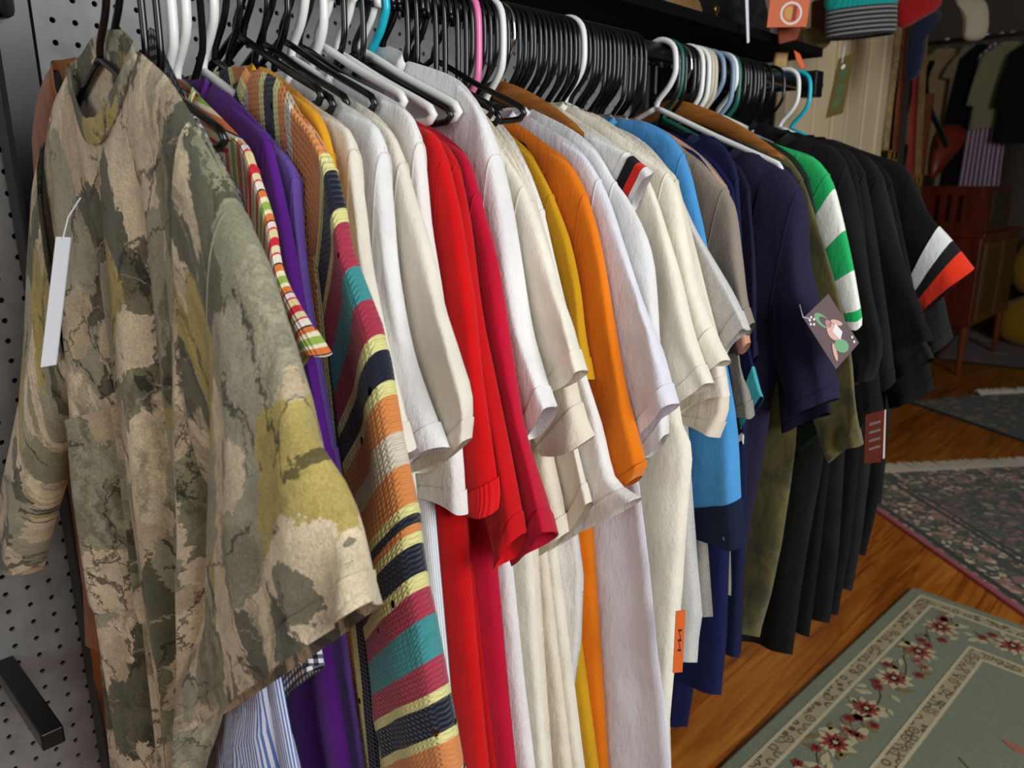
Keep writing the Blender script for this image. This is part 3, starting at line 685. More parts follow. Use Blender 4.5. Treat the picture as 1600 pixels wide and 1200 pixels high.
g('ecru t-shirt with a turned up sleeve cuff', .506, [(720,140), (760,180), (800,240), (832,308), (860,395), (880,500), (890,597), (904,660), (916,691)], 3, (852,716), SM['ecru'], cuffs=[(.036, 0, SM['ecru'], 'sleeve_cuff')])
g('ecru t-shirt with long sleeve hem over the crimson one', .520, [(720,145), (770,190), (805,245), (835,320), (845,500), (858,690), (875,777), (884,838)], 3, (836,872), SM['ecru'], st=.024)
g('washed cream t-shirt with rounded sleeve corner', .532, [(730,150), (780,195), (812,250), (838,320), (860,500), (902,707), (921,790)], 3, (884,834), SM['cream'])
g('white t-shirt with curled ruffled sleeve hem', .546, [(740,155), (790,200), (822,255), (846,320), (890,500), (930,637), (941,687), (958,753), (995,782)], 3, (840,868), SM['white2'], st=.03, fold=.014, rip=.3, bd=[(895,800), (908,900), (905,1000), (890,1100), (885,1200)])
g('mustard yellow t-shirt in front of the orange one', .560, [(745,175), (785,200), (826,235), (842,262), (860,300), (876,343), (889,385), (903,455), (910,525), (922,590)], 4, (908,600), SM['must'])
g('plain orange t-shirt with long sleeve', .600, [(766,180), (800,188), (862,231), (890,254), (913,297), (930,350), (941,399), (955,490), (973,595), (990,665), (1005,725), (996,750)], 4, (958,764), SM['orange'], hang='pink', st=.026, st0=.018, nk=True)
g('bright white t-shirt beside the orange one', .628, [(810,176), (850,196), (888,219), (913,241), (934,275), (950,310), (967,360), (988,420), (1014,493), (1034,547), (1050,610), (1056,631)], 4, (992,686), SM['lav'], st=.028, bd=[(985,700), (1000,754), (1017,887), (1029,1012), (1044,1117), (1052,1200)], hem=.36, nk=True)
g('white t-shirt layered behind the bright white one', .652, [(835,172), (890,200), (930,232), (958,280), (985,320), (1012,385), (1024,470), (1038,640), (1040,684)], 3, (1003,720), SM['white'], hang='white')
g('white polo shirt with black and red striped sleeve cuff', .682, [(842,166), (900,195), (940,216), (980,239), (1000,256), (1020,268)], 3, (988,324), SM['white'], hang='wood', zn=1.206, name='polo_shirt', cat='polo shirt', hemband=False, cuffs=[(.030, .018, SM['cuffblk'], 'cuff_stripe'), (.018, .008, SM['cuffred'], 'cuff_stripe'), (.008, 0, SM['cuffwhite'], 'cuff_stripe')], st=.010, fold=.002, rip=.03, nk=True)
g('ivory t-shirt with straight sleeve under the striped cuff', .704, [(870,165), (925,200), (970,232), (1000,258), (1022,300), (1043,367), (1067,447), (1084,523), (1098,567), (1110,601)], 3, (1056,630), SM['ivory'], st=.024, bd=[(1066,665), (1078,690), (1081,720), (1074,797), (1066,933), (1055,1042), (1046,1150)], hem=.36)
g('cream t-shirt with stitched turned back cuff', .727, [(895,165), (950,198), (1000,235), (1040,268), (1057,297), (1073,380), (1087,447), (1113,520), (1136,566)], 3, (1102,580), SM['ivory'], cuffs=[(.04, 0, SM['ivory'], 'sleeve_cuff')])
g('ecru t-shirt with sleeve hanging below the turned back cuff', .740, [(905,168), (960,200), (1010,236), (1048,270), (1064,330), (1090,440), (1120,540), (1136,615)], 3, (1060,645), SM['cream'], st=.024)
g('warm ecru t-shirt with drooping sleeve corner', .752, [(915,172), (970,203), (1020,240), (1056,275), (1072,340), (1100,450), (1128,560), (1134,635), (1118,684)], 3, (1060,650), SM['ecru'], st=.026)
g('pale heather grey t-shirt next to the sky blue one', .768, [(920,184), (967,200), (997,215), (1022,236), (1048,268), (1062,302), (1088,360), (1118,413), (1151,473), (1169,512)], 4, (1130,552), SM['heather'], st=.026, bd=[(1080,760), (1090,900), (1096,960), (1090,1000)], hem=.50, nk=True)
g('sky blue t-shirt with dark navy sleeve ends', .792, [(967,186), (1010,191), (1043,208), (1064,232), (1078,267), (1091,323), (1103,380), (1130,560), (1147,667), (1156,790), (1162,852)], 3, (1074,835), SM['blue'], hang='white', cuffs=[(.058, 0, SM['bnavy'], 'sleeve_cuff')], st=.02, nk=True, hem=.62, hx=.2)
g('grey marl t-shirt with sleeve below the cream ones', .804, [(985,190), (1030,205), (1056,225), (1075,255), (1084,330), (1090,560), (1107,690), (1107,745)], 3, (1074,760), SM['greyh'], hem=.55)
g('royal blue t-shirt peeking behind the sky blue one', .850, [(1010,198), (1060,225), (1088,239), (1111,267), (1120,350), (1130,500), (1140,600)], 3, (1110,610), SM['royal'], bd=[(1140,700), (1136,850), (1131,1000), (1123,1086)], hem=.42)
g('taupe t-shirt beside the navy ones', .834, [(1040,205), (1068,232), (1100,256), (1131,292), (1148,323), (1158,397), (1168,463), (1179,508)], 3, (1160,525), SM['taupe'], st=.02, hx=.18, hem=.55)
g('peach t-shirt showing only a sleeve tip', .860, [(1040,205), (1075,228), (1106,256), (1134,292), (1150,350), (1160,440), (1170,540)], 3, (1152,556), SM['pink'], hem=.7, hx=.15)
g('mid grey marl t-shirt with sleeve under the taupe one', .866, [(1045,208), (1080,230), (1110,256), (1137,292), (1148,380), (1156,560), (1173,613), (1178,648)], 3, (1142,656), SM['greyh'], hem=.55)
g('deep blue t-shirt with teal sleeve cuffs', .877, [(1060,212), (1100,235), (1124,258), (1145,290), (1154,380), (1168,523), (1184,600), (1191,622)], 3, (1158,668), SM['dnavy'], cuffs=[(.042, 0, SM['teal'], 'sleeve_cuff')], bd=[(1118,800), (1100,950), (1075,1100), (1068,1142)], hem=.36)
g('navy t-shirt with wide collar left of the ink fleece', .892, [(1097,211), (1120,216), (1140,239), (1152,270), (1156,340), (1160,450), (1165,600), (1163,690)], 3, (1146,698), SM['navy'], cuffs=[(.012, 0, SM['cuffwhite'], 'sleeve_cuff')], st=.02, bd=[(1166,640), (1168,760), (1162,900), (1158,1010)], hem=.44, nk=True)
g('navy t-shirt behind the wide collared one', .93, [(1100,228), (1135,242), (1156,260), (1170,290), (1178,400), (1180,560)], 3, (1150,580), SM['ink'], nk=True, bd=[(1165,700), (1160,850), (1156,1010)], hem=.42)
g('ink blue fleece t-shirt with stitched sleeve hems', 1.030, [(1167,233), (1200,248), (1231,266), (1248,290), (1259,320), (1264,413), (1281,477), (1298,550), (1308,600), (1308,624)], 3, (1232,642), SM['sweat'], hang='white', st=.03, st0=.026, T=.022, fold=.008, zn=1.203, bd=[(1200,670), (1186,740), (1166,850), (1150,960)], hem=.46, nk=True)
g('dark ink t-shirt with sleeve below the fleece one', 1.050, [(1170,228), (1210,248), (1240,270), (1256,310), (1268,420), (1290,560), (1299,644)], 3, (1226,672), SM['ink'], st=.022, hx=.17, hem=.5)
g('olive velour top with long wide sleeve', 1.070, [(1172,216), (1194,222), (1231,246), (1251,273), (1268,320), (1284,373), (1301,427), (1318,493), (1331,565), (1337,625), (1350,690)], 3, (1298,718), SM['olive'], hang='wood', zn=1.212, name='velour_top', cat='top', st=.024, bd=[(1245,690), (1236,760), (1222,850), (1205,930), (1188,988)], hem=.40, nk=True)
g('dark forest green t-shirt under the olive sleeve', 1.092, [(1160,205), (1205,222), (1242,246), (1262,273), (1275,340), (1285,520), (1290,660)], 3, (1250,705), SM['forest'], hx=.16, hem=.5)
g('green and white striped rugby shirt', 1.122, [(1183,219), (1233,232), (1273,246), (1293,269), (1304,293), (1318,347), (1334,420), (1346,494), (1346,511)], 3, (1322,512), SM['green'], sm=SM['stripe_gw'], hang='white', name='rugby_shirt', cat='rugby shirt', st=.010, fold=.002, rip=.04, arm=.05, hemband=False, hx=.19, hem=.46, nk=True)
BL = [
 ('black t-shirt hanging right beside the green striped one', 1.165, [(1262,216), (1276,219), (1301,227), (1321,250), (1336,300), (1351,380), (1363,450), (1380,538), (1364,590)], 3, (1335,600), 'blk2', 'bluegrey', [(1285,720), (1262,850), (1250,930), (1238,1028)], .365),
 ('washed black t-shirt with drooping sleeve above the brown card', 1.205, [(1235,208), (1290,220), (1318,234), (1337,262), (1348,330), (1356,450), (1368,560), (1376,640)], 3, (1346,674), 'blk', 'white', [(1300,720), (1285,850), (1266,996)], .37),
 ('plain black t-shirt in the middle of the black group', 1.245, [(1245,212), (1300,222), (1330,236), (1350,265), (1362,330), (1378,430), (1392,540), (1398,600)], 3, (1360,620), 'blk2', 'black', [(1320,720), (1312,860), (1300,960)], .36),
 ('black t-shirt with full sleeve ending at a straight hem', 1.290, [(1260,215), (1320,229), (1350,243), (1370,272), (1385,330), (1408,400), (1436,470), (1458,528)], 3, (1384,556), 'blk', 'black', [(1345,720), (1330,850), (1311,956)], .36),
 ('charcoal black t-shirt with soft rolled sleeve end', 1.335, [(1275,218), (1335,235), (1362,248), (1380,275), (1394,330), (1415,420), (1445,520), (1461,560)], 3, (1400,590), 'char', 'black', [(1360,720), (1345,850), (1330,930)], .38),
 ('deep black t-shirt with the lowest hanging sleeve', 1.380, [(1290,222), (1350,240), (1375,254), (1393,280), (1405,340), (1425,440), (1448,560), (1455,612)], 3, (1392,640), 'blk', 'black', [(1382,690), (1378,760), (1364,820), (1351,871)], .43),
 ('black ringer t-shirt with white and flame red sleeve bands', 1.440, [(1320,228), (1377,246), (1403,253), (1421,273), (1441,317), (1463,350), (1484,374), (1520,420)], 3, (1440,492), 'blk', 'white', None, .5),
 ('last black t-shirt at the far end of the rack', 1.490, [(1340,232), (1390,250), (1414,260), (1432,285), (1450,340), (1468,430), (1487,530)], 3, (1440,575), 'char', 'teal', None, .5)]
for lab, Y, o, tip, inn, mt, hg, bd, hm in BL:
    kw = dict(st=.026, hem=hm)
    if hg == 'bluegrey': kw.update(nk=True, zn=1.204)
    if 'washed' in lab: kw.update(zn=1.204)
    if bd: kw['bd'] = bd
    if 'ringer' in lab: kw.update(cuffs=[(.088, .056, SM['cuffwhite'], 'cuff_stripe'), (.056, .034, SM['cuffblk'], 'cuff_stripe'), (.034, 0, SM['bstripe'], 'cuff_stripe')], st=.022, fold=.003, rip=.05)
    g(lab, Y, o, tip, inn, SM[mt], hang=hg, **kw)
# ---- share out the rail: every hanger gets its own width, moved as little as possible from where its hook is seen
HK = [(135,20,'black'), (170,20,'black'), (225,20,'black'), (345,20,'black'), (365,20,'black'), (400,30,'black'), (415,30,'black'), (455,30,'black'), (480,20,'white'), (492,20,'white'), (530,30,'black'), (545,30,'white'), (562,30,'black'), (582,30,'black'), (605,30,'black'), (620,30,'black'), (648,30,'black'), (706,60,'black'), (718,60,'black'), (750,60,'black'), (795,60,'black'), (805,60,'black'),
      (832,60,'black'), (840,60,'black'), (848,60,'black'), (856,60,'black'), (872,60,'black'), (884,60,'black'), (890,60,'black'), (915,80,'black'), (921,80,'black'), (927,80,'black'), (933,80,'black'), (941,80,'black'), (945,80,'black'), (1066,90,'green'), (1062,90,'black'), (1085,100,'black'), (1095,100,'white'), (1111,105,'beige'), (1116,105,'beige'), (1147,115,'bluegrey'), (1155,118,'green'), (1166,120,'black'), (1173,120,'black'), (1180,122,'black'), (1188,122,'black'), (1195,122,'black')]
def thick(c, held): return .0059 if held else {'black': .0035}.get(c, .0047)
items = [(e['Y'], 400.0 if i == 0 else 3.0, thick(e['hang'], True), e) for i, e in enumerate(G)]
SUEDE = dict(Y=.2565); items.append((SUEDE['Y'], 3.0, .0059, SUEDE))
EXTRA = []
for u, v, c in HK:
    y = atX(u, v, .03).y
    if y < .275: continue
    x_ = dict(Y=y, u=u, c=c); EXTRA.append(x_); items.append((y, 1.0, thick(c, False), x_))
items.sort(key=lambda t: t[0])
cum = [0]
for m_, n_ in zip(items[:-1], items[1:]): cum.append(cum[-1] + m_[2] + n_[2])
blocks = []
for (y, wt, h, d_), c_ in zip(items, cum):
    blocks.append([y-c_, wt, 1])
    while len(blocks) > 1 and blocks[-2][0] > blocks[-1][0]:
        b2 = blocks.pop(); b1 = blocks.pop(); blocks.append([(b1[0]*b1[1]+b2[0]*b2[1])/(b1[1]+b2[1]), b1[1]+b2[1], b1[2]+b2[2]])
zs = [b[0] for b in blocks for _ in range(b[2])]
for (y, wt, h, d_), c_, z_ in zip(items, cum, zs): d_['Y'] = z_+c_
HANGERS = []; CLOTHS = []
for i, e in enumerate(G):
    kw = dict(e['kw']); psi = kw.pop('psi', 0.); nk = kw.pop('nk', False); e['zn'] = kw.pop('zn', None); hem = kw.pop('hem', None) or .36 + .03*math.sin(i*2.1)
    kw.setdefault('sm', None)
    O = [on_plane(u, v, e['Y'], psi) for u, v in e['o']]; inn = on_plane(*e['inn'], e['Y'], psi)
    bd = kw.pop('bd', None)
    if bd: bd = [on_plane(u, v, e['Y'], psi) for u, v in bd]; hem = min(hem, bd[-1][1]+.005) if bd[-1][1] > .2 else hem
    if nk: kw['neck'] = min(.16, max(.06, O[0][0]))
    root = empty(e['name'], (0, e['Y'], hem), psi); tag(root, e['lab'], e['cat'], 'clothes hanging on the black rack')
    top = build_garment(root, hem, O, e['tip'], inn, e['mat'], bd=bd, seed=i+3, **kw)
    CLOTHS.append((e['Y'], root))
    hf = min(.205, O[e['tip']][0]-.022) - (.03 if i == 0 else 0)
    zn = min(top(.09+(hf-.09)*i_/10)+.39*(.09+(hf-.09)*i_/10) for i_ in range(11)) - .016
    zn = e.get('zn') or zn
    HANGERS.append(hanger(e['Y'], e['hang'], max(1.15, min(1.236, zn)), half=hf, psi=psi, holds=e['lab']))
# brown suede jacket between the pegboard and the camouflage shirt
ro = empty('suede_jacket', (-.10, SUEDE['Y'], .42), 0); tag(ro, 'brown suede jacket with fringed edge behind the camouflage shirt', 'jacket', 'clothes hanging on the black rack')
build_garment(ro, .42, [(.05, 1.205), (.09, 1.19), (.12, 1.16), (.165, 1.02), (.195, .85), (.205, .56)], 2, (.12, .54), SM['suede'], T=.010, st=.012, seed=91, mirror=1.0, hx=.10, sides=(-1,), neck=.05)
CLOTHS.append((SUEDE['Y'], ro))
fm = MB(); rf = random.Random(8)
for i in range(26):
    x = -.200+.006*(i % 13); z = .13+.05*(i//13); fm.tube([(x, -.002, z), (x-.004+rf.uniform(-.006, .006), -.003, z-.07), (x+rf.uniform(-.012, .012), -.002, z-.15)], .0022, 4)
tag(fm.build('fringe', SM['suede'], ro), kind='stuff')
HANGERS.append(hanger(SUEDE['Y'], 'black', 1.20, half=.17, holds='brown suede jacket'))
# further hangers on the rail, hooks seen between the others
for x_ in EXTRA:
    if x_['u'] < 690: HANGERS.append(hanger(x_['Y'], x_['c'], 1.222+hr.uniform(-.006, .004), half=.125+hr.uniform(0, .02)))
    else: HANGERS.append(hanger(x_['Y'], x_['c'], 1.186+hr.uniform(-.006, .004), half=.112+hr.uniform(0, .015)))

# ---- settle the cloth: neighbours press each other flat where they meet and stay full where they hang free
import numpy as np
CS = .01; GX0, GZ0, NXC, NZC = -.46, .20, 92, 116
def coords(me): 
    c_ = np.empty(len(me.vertices)*3); me.vertices.foreach_get('co', c_); return c_.reshape(-1, 3)
def kids(o):
    out = []
    for ch in o.children: out.append((ch, 0)); out += [(g_, 1) for g_ in ch.children]
    return out
def dil(m, n):
    for _ in range(n):
        k_ = m.copy(); k_[1:] |= m[:-1]; k_[:-1] |= m[1:]; k_[:, 1:] |= m[:, :-1]; k_[:, :-1] |= m[:, 1:]; m = k_
    return m
def raster(o, n):
    m = np.zeros((NXC, NZC), bool)
    for ch, lv in kids(o):
        if lv: continue
        me = ch.data; c_ = coords(me); E_ = np.empty(len(me.edges)*2, int); me.edges.foreach_get('vertices', E_); E_ = E_.reshape(-1, 2)
        for f in (0, .33, .66):
            P_ = c_[E_[:, 0]]*(1-f)+c_[E_[:, 1]]*f
            ix = np.clip(((P_[:, 0]+o.location.x-GX0)/CS).astype(int), 0, NXC-1); iz = np.clip(((P_[:, 2]+o.location.z-GZ0)/CS).astype(int), 0, NZC-1); m[ix, iz] = True
    return dil(m, n)
stack = [(y, 'cloth', o, raster(o, 2)) for y, o in CLOTHS] + [(o.location.y, 'hanger', o, raster(o, 1)) for o in HANGERS]
stack.sort(key=lambda t: t[0])
def erode_blur(b):
    for _ in range(2):
        k_ = b.copy(); k_[1:] = np.minimum(k_[1:], b[:-1]); k_[:-1] = np.minimum(k_[:-1], b[1:]); k_[:, 1:] = np.minimum(k_[:, 1:], b[:, :-1]); k_[:, :-1] = np.minimum(k_[:, :-1], b[:, 1:]); b = k_
    for _ in range(2):
        p_ = np.pad(b, 1, mode='edge'); b = (p_[:-2, 1:-1]+p_[2:, 1:-1]+p_[1:-1, :-2]+p_[1:-1, 2:]+p_[1:-1, 1:-1])/5
    return b
bounds = {}
for i, (y, kd, o, m) in enumerate(stack):
    if kd != 'cloth': continue
    bb = []
    for step in (-1, 1):
        b = np.full((NXC, NZC), .09); j = i+step
        while 0 <= j < len(stack) and abs(stack[j][0]-y) < .18:
            y2, k2, o2, m2 = stack[j]
            if abs(y2-y) > 1e-6:
                gap = abs(y2-y); lim = gap*.5-.0002 if k2 == 'cloth' else gap-.0045
                b[m2] = np.minimum(b[m2], max(.0016, lim) if k2 == 'hanger' else max(.0004, lim))
            j += step
        bb.append(erode_blur(b))
    bounds[o] = bb
def bil(b, x, z):
    fx = np.clip((x-GX0)/CS-.5, 0, NXC-1.001); fz = np.clip((z-GZ0)/CS-.5, 0, NZC-1.001); ix = fx.astype(int); iz = fz.astype(int); tx = fx-ix; tz = fz-iz
    return b[ix, iz]*(1-tx)*(1-tz)+b[ix+1, iz]*tx*(1-tz)+b[ix, iz+1]*(1-tx)*tz+b[ix+1, iz+1]*tx*tz
for o, (bf, bk_) in bounds.items():
    for ch, lv in kids(o):
        c_ = coords(ch.data); x = c_[:, 0]+o.location.x; z = c_[:, 2]+o.location.z; y = c_[:, 1]
        outer = lv == 1 or ch.name.startswith(('collar', 'pocket'))
        f_ = np.maximum(.0010, bil(bf, x, z)-(0 if outer else .0013)); k_ = np.maximum(.0010, bil(bk_, x, z)-(0 if outer else .0013))
        c_[:, 1] = np.where(y < 0, -f_*np.tanh(-y/f_), k_*np.tanh(y/k_))
        ch.data.vertices.foreach_set('co', c_.ravel()); ch.data.update()

# ================================================================== TAGS AND CARDS
def quad_card(name, px, depth, mat, label, cat, th=.0012):
    """thin card with four given corners at a given viewing depth per corner"""
    ds = depth if isinstance(depth, (list, tuple)) else [depth]*4
    P = [O0 + ray(u, v)*d for (u, v), d in zip(px, ds)]
    c = sum(P, Vector())/4; n = (P[1]-P[0]).cross(P[3]-P[0]).normalized()
    if n.dot(O0-c) < 0: n = -n
    e = empty(name, c); tag(e, label, cat)
    V = [p-c+n*th/2 for p in P] + [p-c-n*th/2 for p in P]
    mesh('card', V, [(0,1,2,3), (7,6,5,4)] + [(i, i+4, (i+1) % 4+4, (i+1) % 4) for i in range(4)], mat, e, False)
    U = (P[1]-P[0]); W = (P[3]-P[0])
    def pt(a, b, h=.0004): return P[0]-c + U*a + W*b + n*(th/2+h)
    return e, pt
def patch(parent, pt, pts, mat, name, h=.0004):
    return mesh(name, [pt(a, b, h) for a, b in pts], [tuple(range(len(pts)))], mat, parent, False)
def blob(cx, cy, rx, ry, n=14, rot=0):
    return [(cx+rx*math.cos(t)*math.cos(rot)-ry*math.sin(t)*math.sin(rot), cy+rx*math.cos(t)*math.sin(rot)+ry*math.sin(t)*math.cos(rot)) for t in (2*PI*i/n for i in range(n))]
M_paper = plain('white_card', (226,228,232), .6, .3)
e, pt = quad_card('price_tag', [(88,370), (111,371), (88,570), (64,574)], .60, M_paper, 'long plain white paper tag hanging on the camouflage shirt', 'price tag')
MB().tube([pt(.5, .02), pt(.6, -.03) + Vector((0, .004, .012)), pt(.9, -.1) + Vector((0, .01, .02))], .0006, 5).build('string', M_paper, e)
M_mauve = plain('mauve_grey_card', (104,86,88), .6, .15)
e, pt = quad_card('picture_tag', [(1255,497), (1294,459), (1342,536), (1306,577)], .985, M_mauve, 'mauve hang tag printed with a figure in a green hat', 'hang tag')
pg_, ps_, pw_, pd_ = plain('print_green', (62,140,70), .4), plain('print_skin', (206,150,128), .4), plain('print_white', (222,216,214), .4), plain('print_rose', (170,96,100), .4)
patch(e, pt, blob(.42, .25, .20, .12, rot=.9), pg_, 'printed_hat'); patch(e, pt, blob(.47, .30, .15, .08, rot=.9), M_mauve, 'printed_hat', .0005)
patch(e, pt, blob(.52, .36, .08, .07), pd_, 'printed_figure', .0006); patch(e, pt, blob(.52, .52, .17, .15, rot=.3), ps_, 'printed_figure', .0006)
patch(e, pt, blob(.74, .44, .15, .05, rot=.6), ps_, 'printed_figure', .0007)
patch(e, pt, [(.50, .50), (.70, .44), (.74, .62), (.56, .70)], pw_, 'printed_figure', .0008)
patch(e, pt, blob(.50, .78, .20, .12, rot=.3), pg_, 'printed_figure', .0007); patch(e, pt, blob(.24, .78, .05, .16, rot=.6), ps_, 'printed_figure', .0007)
for a, b in ((.08, .16), (.12, .10), (.16, .20), (.20, .08), (.24, .14), (.88, .88), (.90, .80)): patch(e, pt, blob(a, b, .035, .022, 8), pw_, 'printed_mark', .0006)
MB().tube([pt(.14, .08), pt(.0, -.02), pt(-.05, -.12) + Vector((-.012, .03, .006))], .0007, 5).build('string', M_paper, e)
e, pt = quad_card('brown_tag', [(1352,648), (1384,640), (1376,722), (1350,724)], [1.13, 1.13, 1.13, 1.13], plain('brown_card', (84,34,20), .8, .1), 'dark brown hang tag with pale edge below the black sleeve', 'hang tag')
patch(e, pt, [(.93, 0), (1, 0), (1, 1), (.90, 1)], plain('tag_edge', (196,160,150), .5), 'printed_edge')
for i in range(4): patch(e, pt, [(.2, .2+i*.17), (.75, .19+i*.17), (.75, .24+i*.17), (.2, .25+i*.17)], plain('tag_print', (60,22,14), .5), 'printed_mark')
e, pt = quad_card('orange_tag', [(1056,955), (1071,953), (1066,1050), (1051,1051)], .80, plain('orange_card', (214,100,46), .8, .1), 'orange hang tag with black marks below the ivory shirt', 'hang tag')
for i in range(5): patch(e, pt, blob(.55, .32+.08*i, .22, .018, 8, .6*(i % 2)), plain('tag_ink', (20,18,18), .5), 'printed_mark')

# ================================================================== SHELF OF BLACK BAGS ABOVE THE RACK
shelf = empty('display_shelf', (-.3, 1.25, 1.385)); tag(shelf, 'black wall shelf running along above the pegboard', 'shelf')
M_matt = plain('matt_black_paint', (6,6,6), .9, .1)
MB().box(-.112, .17, -.72, .66, 0, .02).build('shelf_board', M_matt, shelf, bevel=.002)
MB().box(-.015, .015, .62, .65, -1.385, 0).build('shelf_leg', M_black, shelf)
for y in (-.6, .2, .6): MB().box(-.112, -.095, y, y+.02, .02, .18).build('shelf_bracket', M_black, shelf)
M_leath = plain('black_leather', (7,7,7), .45, .4, var=.3, sc_=60)
bagb = plain('black_felt', (7,7,7), .95, .1)
dv = []; dn = 60
for i in range(dn):
    yy = 1.68+.60*i/(dn-1); xx = -.43+.016*math.sin(i*.8)+.008*math.sin(i*1.9)
    dv += [(xx, yy, 1.384), (xx+.006*math.sin(i*.5), yy, 1.1), (xx+.012*math.sin(i*.7), yy, .62)]
dr_ = mesh('black_drape', dv, [(3*i+j, 3*i+3+j, 3*i+4+j, 3*i+1+j) for i in range(dn-1) for j in range(2)], bagb); tag(dr_, 'black cloth drape hanging on the wall below the shelf end', 'drape')
def bag(Y, wd, ht, mat, label, X=-.30, dp=.11, handle=True, rz=0):
    e = empty('handbag', (X, Y, 1.405), rz); tag(e, label, 'handbag', 'bags on the wall shelf')
    V = []; n = 28; prof = [(0, .80), (.02, .95), (.3, 1.0), (.6, .93), (.85, .80), (1.0, .62)]
    for t, s in prof:
        for i in range(n):
            q = 2*PI*i/n; c, s_ = math.cos(q), math.sin(q)
            V.append((dp*.5*s*math.copysign(abs(c)**.6, c)*(1-.55*t*t), wd*.5*(s+.1*t)*math.copysign(abs(s_)**.6, s_), ht*t))
    F = [(k_*n+i, k_*n+(i+1) % n, (k_+1)*n+(i+1) % n, (k_+1)*n+i) for k_ in range(len(prof)-1) for i in range(n)] + [tuple(range(n-1, -1, -1)), tuple(range((len(prof)-1)*n, len(prof)*n))]
    mesh('bag_body', V, F, mat, e, True)
    if handle:
        S, _ = spline([(.0, -wd*.25, ht*.96), (0, -wd*.22, ht+.07), (0, 0, ht+.13), (0, wd*.22, ht+.07), (0, wd*.25, ht*.96)], 18); MB().tube(S, .006, 6).build('handle', mat, e, True)
    return e
bag(.75, .34, .26, M_leath, 'black leather handbag with single looped handle')
bag(1.10, .34, .26, plain('black_canvas', (8,8,9), .9, .1), 'matt black canvas handbag beside the tan pouch')
bag(1.60, .26, .24, plain('dark_brown_leather', (14,11,9), .5, .3, var=.3, sc_=50), 'very dark brown handbag at the end of the shelf')
bag(1.82, .17, .16, plain('grey_fur', (30,27,24), .95, .1, var=.6, sc_=60), 'mottled grey furry handbag on the shelf')
bag(1.36, .13, .05, plain('tan_leather', (110,80,44), .6, .3, var=.2), 'small tan leather pouch lying on the black shelf', X=-.19, dp=.07, handle=False)
bk = empty('brass_key', O0 + ray(1119, 30)*1.56); tag(bk, 'small brass key hanging below a black bag', 'key')
MB().tube([(0, 0, .012), (0, 0, -.03)], .0022, 6).build('shank', plain('brass', (176,142,78), .3, .5, 1), bk, True)
S = [(.0, .007*math.cos(t), .018+.007*math.sin(t)) for t in (2*PI*i/12 for i in range(13))]; MB().tube(S, .002, 6).build('bow', MC['brass'], bk, True)
MB().box(-.001, .001, 0, .008, -.03, -.026).box(-.001, .001, 0, .007, -.022, -.018).build('bit', MC['brass'], bk)

# ================================================================== WOOLLENS AND CARDS HUNG FROM A CEILING RAIL
hrl = empty('ceiling_rail', (-.1, 2.3, 1.80)); tag(hrl, 'thin black rail hung from the ceiling holding knitted hats', 'rail')
MB().tube([(-.34, 0, 0), (.34, 0, 0)], .007, 8).build('bar', M_black, hrl, True)
for x in (-.3, .3): MB().tube([(x, 0, 0), (x, 0, ZC-1.80)], .003, 6).build('hanging_wire', M_black, hrl, True)
def knitmat(name, c, rib=.008):
    k = NT(name); wv = k.node('ShaderNodeTexWave', {'Vector': k.mapping(k.obj(), (1, 1, .15), (0, 0, -.7)), 'Scale': .32/rib, 'Distortion': 1.0, 'Detail': 2.0})
    b = lin(c); k.col(b); k.set(.95, .1, 0, .15); k.bump(wv.outputs[1], .6, .003)
    return k.m
def at_d(u, v, t): return O0 + ray(u, v)*t
def hung(parent, top_z, loc): MB().tube([(0, 0, top_z), (0, 0, 1.80-loc.z)], .0012, 5).build('string', M_paper, parent)
# beanie: teal crown with a grey striped cuff
p = at_d(1345, 58, 2.1); be = empty('beanie', p, .6); tag(be, 'teal knitted beanie with black and grey striped cuff', 'beanie')
be.rotation_euler = (0, math.radians(-5), .75)
n = 32
def flat_lathe(prof, yd=.42):
    V = [(r*math.cos(2*PI*i/n), yd*r*math.sin(2*PI*i/n), z) for r, z in prof for i in range(n)]
    F = [(k_*n+i, k_*n+(i+1) % n, (k_+1)*n+(i+1) % n, (k_+1)*n+i) for k_ in range(len(prof)-1) for i in range(n)]
    U = [(i*.02, z) for r, z in prof for i in range(n)]
    return V, F, U
M_bst = striped('beanie_stripes', [(.007, (36,36,36)), (.0045, (132,132,128))])
V, F, U = flat_lathe([(.090, 0), (.094, .004), (.096, .03), (.095, .07), (.090, .082)]); mesh('cuff', V, F, M_bst, be, True, U)
V, F, U = flat_lathe([(.088, .06), (.10, .09), (.098, .14), (.08, .19), (.045, .225), (.005, .235)]); mesh('crown', V, F, knitmat('teal_knit', (20,150,140)), be, True, U)
hung(be, .23, p)
# olive card hanging under the beanie
e, pt = quad_card('olive_card', [(1310,92), (1336,82), (1317,177), (1290,185)], 2.14, plain('olive_gold_card', (92,78,26), .6, .2), 'olive gold picture card hanging on a white string before the door', 'card')
for b in (.32, .55, .78): patch(e, pt, blob(.5, b, .28, .10), plain('card_green', (52,78,26), .4), 'printed_shape')
patch(e, pt, blob(.42, .18, .12, .04), pw_, 'printed_shape')
MB().tube([pt(.28, .1), pt(.22, -.2), pt(.30, -.42)], .0014, 5).build('string', M_paper, e)
